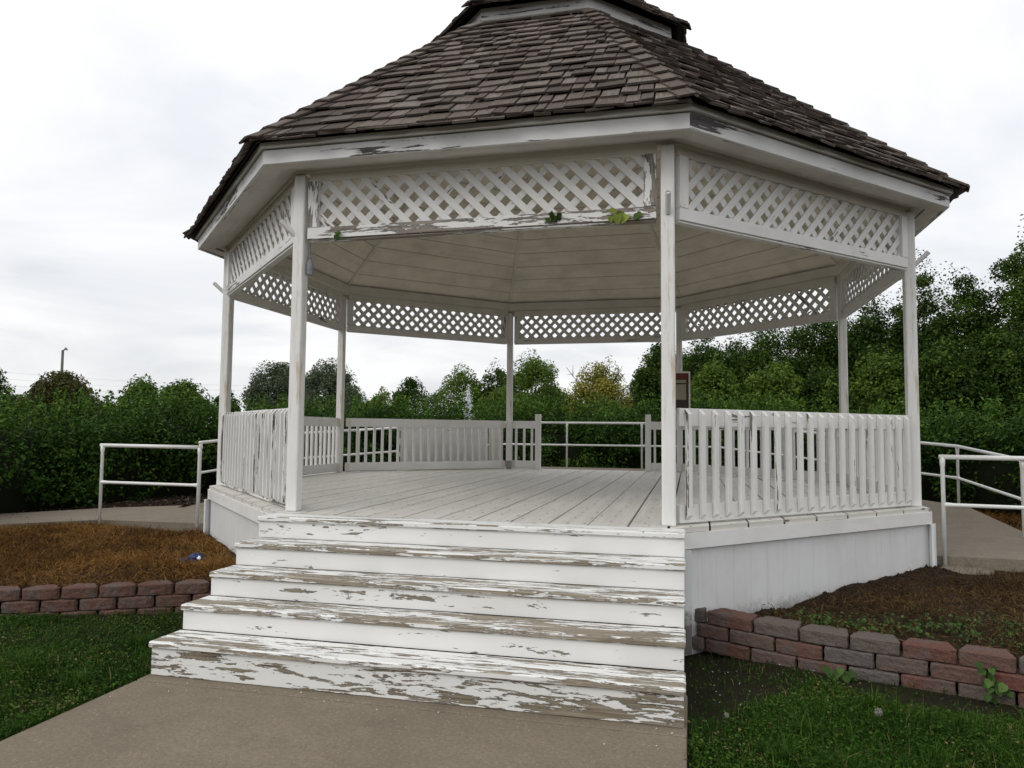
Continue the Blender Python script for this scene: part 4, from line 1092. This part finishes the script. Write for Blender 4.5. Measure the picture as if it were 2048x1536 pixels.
# ---- fountain spray behind the hedge
def fountain():
    d = 30.0; base = at_depth(936, 835, d); zt = at_depth(936, 768, d)[2]
    root = thing('fountain', 'white fountain jet and drifting spray rising behind the hedge', 'fountain', (base[0], base[1], .3))
    n = 900; t = RNG.uniform(0, 1, n)**.55; P = np.stack([base[0]+RNG.normal(0, 1, n)*(.008+.13*t), base[1]+RNG.normal(0, .12, n), zt-t*1.5], 1)
    m = 800; q = RNG.uniform(0, 1, m); s = base-RT*.25; far = RT*-1.9
    P2 = s+far*q[:, None]+np.stack([RNG.normal(0, .32, m), RNG.normal(0, .3, m), np.zeros(m)], 1); P2[:, 2] = 2.45+.75*(1-q)+RNG.normal(-.25, .36, m)
    for nm, A, sz in (('jet', P, .017), ('spray', P2, .016)):
        k = len(A); b = np.array([(1, 0, 0), (0, 1, 0), (-1, 0, 0), (0, -1, 0), (0, 0, 1.4), (0, 0, -1.4)], float); s_ = RNG.uniform(.5, 1.3, k)*sz
        V = (A[:, None, :]+b[None]*s_[:, None, None]).reshape(-1, 3); fs = np.array([(0, 1, 4), (1, 2, 4), (2, 3, 4), (3, 0, 4), (1, 0, 5), (2, 1, 5), (3, 2, 5), (0, 3, 5)])
        F = (fs[None]+6*np.arange(k)[:, None, None]).reshape(-1, 3); o = mesh_np(nm, V, F, M['water'], root); o['kind'] = 'stuff'
    m = MB(); m.tube([(base[0], base[1], .25), (base[0], base[1], 1.2)], [.09, .05], 10); m.build('nozzle', M['grey_metal'], root)
fountain()

# ---- light pole and wires at far left
p = at_depth(118, 860, 62); zt = at_depth(118, 699, 62)[2]
lp = thing('light_pole', 'slim grey light pole rising above the reddish tree at far left', 'light pole', (p[0], p[1], 0))
m = MB(); m.tube([(p[0], p[1], -.1), (p[0], p[1], zt)], [.14, .10], 10); m.build('pole', M['polegrey'], lp)
r2 = np.array([RT[0], RT[1], 0]); q = np.array([p[0], p[1], zt])
m = MB(); m.tube([q-ZU*.05, q+r2*.25+ZU*.05], .03, 6); m.tube([q+r2*.22+ZU*.22, q+r2*.24+ZU*.10, q+r2*.24+ZU*.0], [.04, .14, .17], 8); m.build('lamp_head', M['polegrey'], lp)
for k, (ya, yb) in enumerate(((738, 772), (752, 782), (765, 792))):
    a, b = at_depth(-60, ya, 58), at_depth(520, yb, 74); path = [a+(b-a)*t-ZU*(1.0*4*t*(1-t)*.25) for t in np.linspace(0, 1, 12)]
    m = MB(); m.tube(path, .005, 5); o = m.build('power_line', M['polegrey'])
    tag(o, ('highest', 'middle', 'lowest')[k]+' of the three faint power lines at far left', 'power line', 'power lines at far left')

# ================================================================== LIGHT
SUN_AZ = np.array([-.62, -.78]); SUN_EL = radians(38)
w = bpy.data.worlds.new('World'); SC.world = w; w.use_nodes = True; nt = w.node_tree; nt.nodes.clear()
def wn(k, **kw):
    o = nt.nodes.new(k)
    for a, b in kw.items(): setattr(o, a, b)
    return o
out = wn('ShaderNodeOutputWorld'); bg = wn('ShaderNodeBackground'); nt.links.new(bg.outputs[0], out.inputs[0])
sky = wn('ShaderNodeTexSky', sky_type='NISHITA'); sky.sun_disc = False; sky.sun_elevation = SUN_EL; sky.sun_rotation = math.atan2(SUN_AZ[0], SUN_AZ[1])
tc = wn('ShaderNodeTexCoord'); sep = wn('ShaderNodeSeparateXYZ'); nt.links.new(tc.outputs['Generated'], sep.inputs[0])
def wmath(op, a, b=0., c=None):
    m = wn('ShaderNodeMath', operation=op)
    for s, v in zip(m.inputs, (a, b)):
        if isinstance(v, (int, float)): s.default_value = v
        else: nt.links.new(v, s)
    return m.outputs[0]
zc = wmath('MAXIMUM', sep.outputs[2], 0.0)
# cloud sheet: project the direction onto a flat ceiling
den = wmath('ADD', zc, .22)
cx, cy = wmath('DIVIDE', sep.outputs[0], den), wmath('DIVIDE', sep.outputs[1], den)
cmb = wn('ShaderNodeCombineXYZ'); nt.links.new(cx, cmb.inputs[0]); nt.links.new(cy, cmb.inputs[1])
n1 = wn('ShaderNodeTexNoise'); nt.links.new(cmb.outputs[0], n1.inputs['Vector']); n1.inputs['Scale'].default_value = 1.15; n1.inputs['Detail'].default_value = 6; n1.inputs['Roughness'].default_value = .52; n1.inputs['Distortion'].default_value = .5
mr = wn('ShaderNodeMapRange'); nt.links.new(n1.outputs['Fac'], mr.inputs['Value']); mr.inputs['From Min'].default_value = .36; mr.inputs['From Max'].default_value = .60
cr = wn('ShaderNodeValToRGB'); nt.links.new(mr.outputs[0], cr.inputs[0])
cr.color_ramp.elements[0].position = 0; cr.color_ramp.elements[0].color = (.77, .785, .82, 1); cr.color_ramp.elements[1].position = 1; cr.color_ramp.elements[1].color = (1, 1, 1, 1)
grad = wmath('ADD', .87, wmath('MULTIPLY', zc, .50))
mulc = wn('ShaderNodeMix', data_type='RGBA', blend_type='MULTIPLY'); mulc.inputs[0].default_value = 1
nt.links.new(cr.outputs[0], mulc.inputs[6]); nt.links.new(grad, mulc.inputs[7])
skys = wn('ShaderNodeMix', data_type='RGBA', blend_type='MULTIPLY'); skys.inputs[0].default_value = 1; nt.links.new(sky.outputs[0], skys.inputs[6]); skys.inputs[7].default_value = (.1, .1, .1, 1)
fin = wn('ShaderNodeMix', data_type='RGBA'); fin.inputs[0].default_value = .93; nt.links.new(skys.outputs[2], fin.inputs[6]); nt.links.new(mulc.outputs[2], fin.inputs[7])
nt.links.new(fin.outputs[2], bg.inputs['Color']); bg.inputs['Strength'].default_value = 1.0

sl = bpy.data.lights.new('sun', 'SUN'); sl.energy = .85; sl.angle = radians(25); sl.color = (1, .96, .90)
so = bpy.data.objects.new('sun', sl); COL.objects.link(so)
dv = Vector((-SUN_AZ[0]*cos(SUN_EL), -SUN_AZ[1]*cos(SUN_EL), -sin(SUN_EL))); so.rotation_euler = dv.to_track_quat('-Z', 'Y').to_euler(); so.location = (-6, -8, 9)

SC.view_settings.view_transform = 'Standard'; SC.view_settings.look = 'None'; SC.view_settings.exposure = .18; SC.view_settings.gamma = 1
SC.cycles.max_bounces = 8; SC.cycles.use_denoising = True
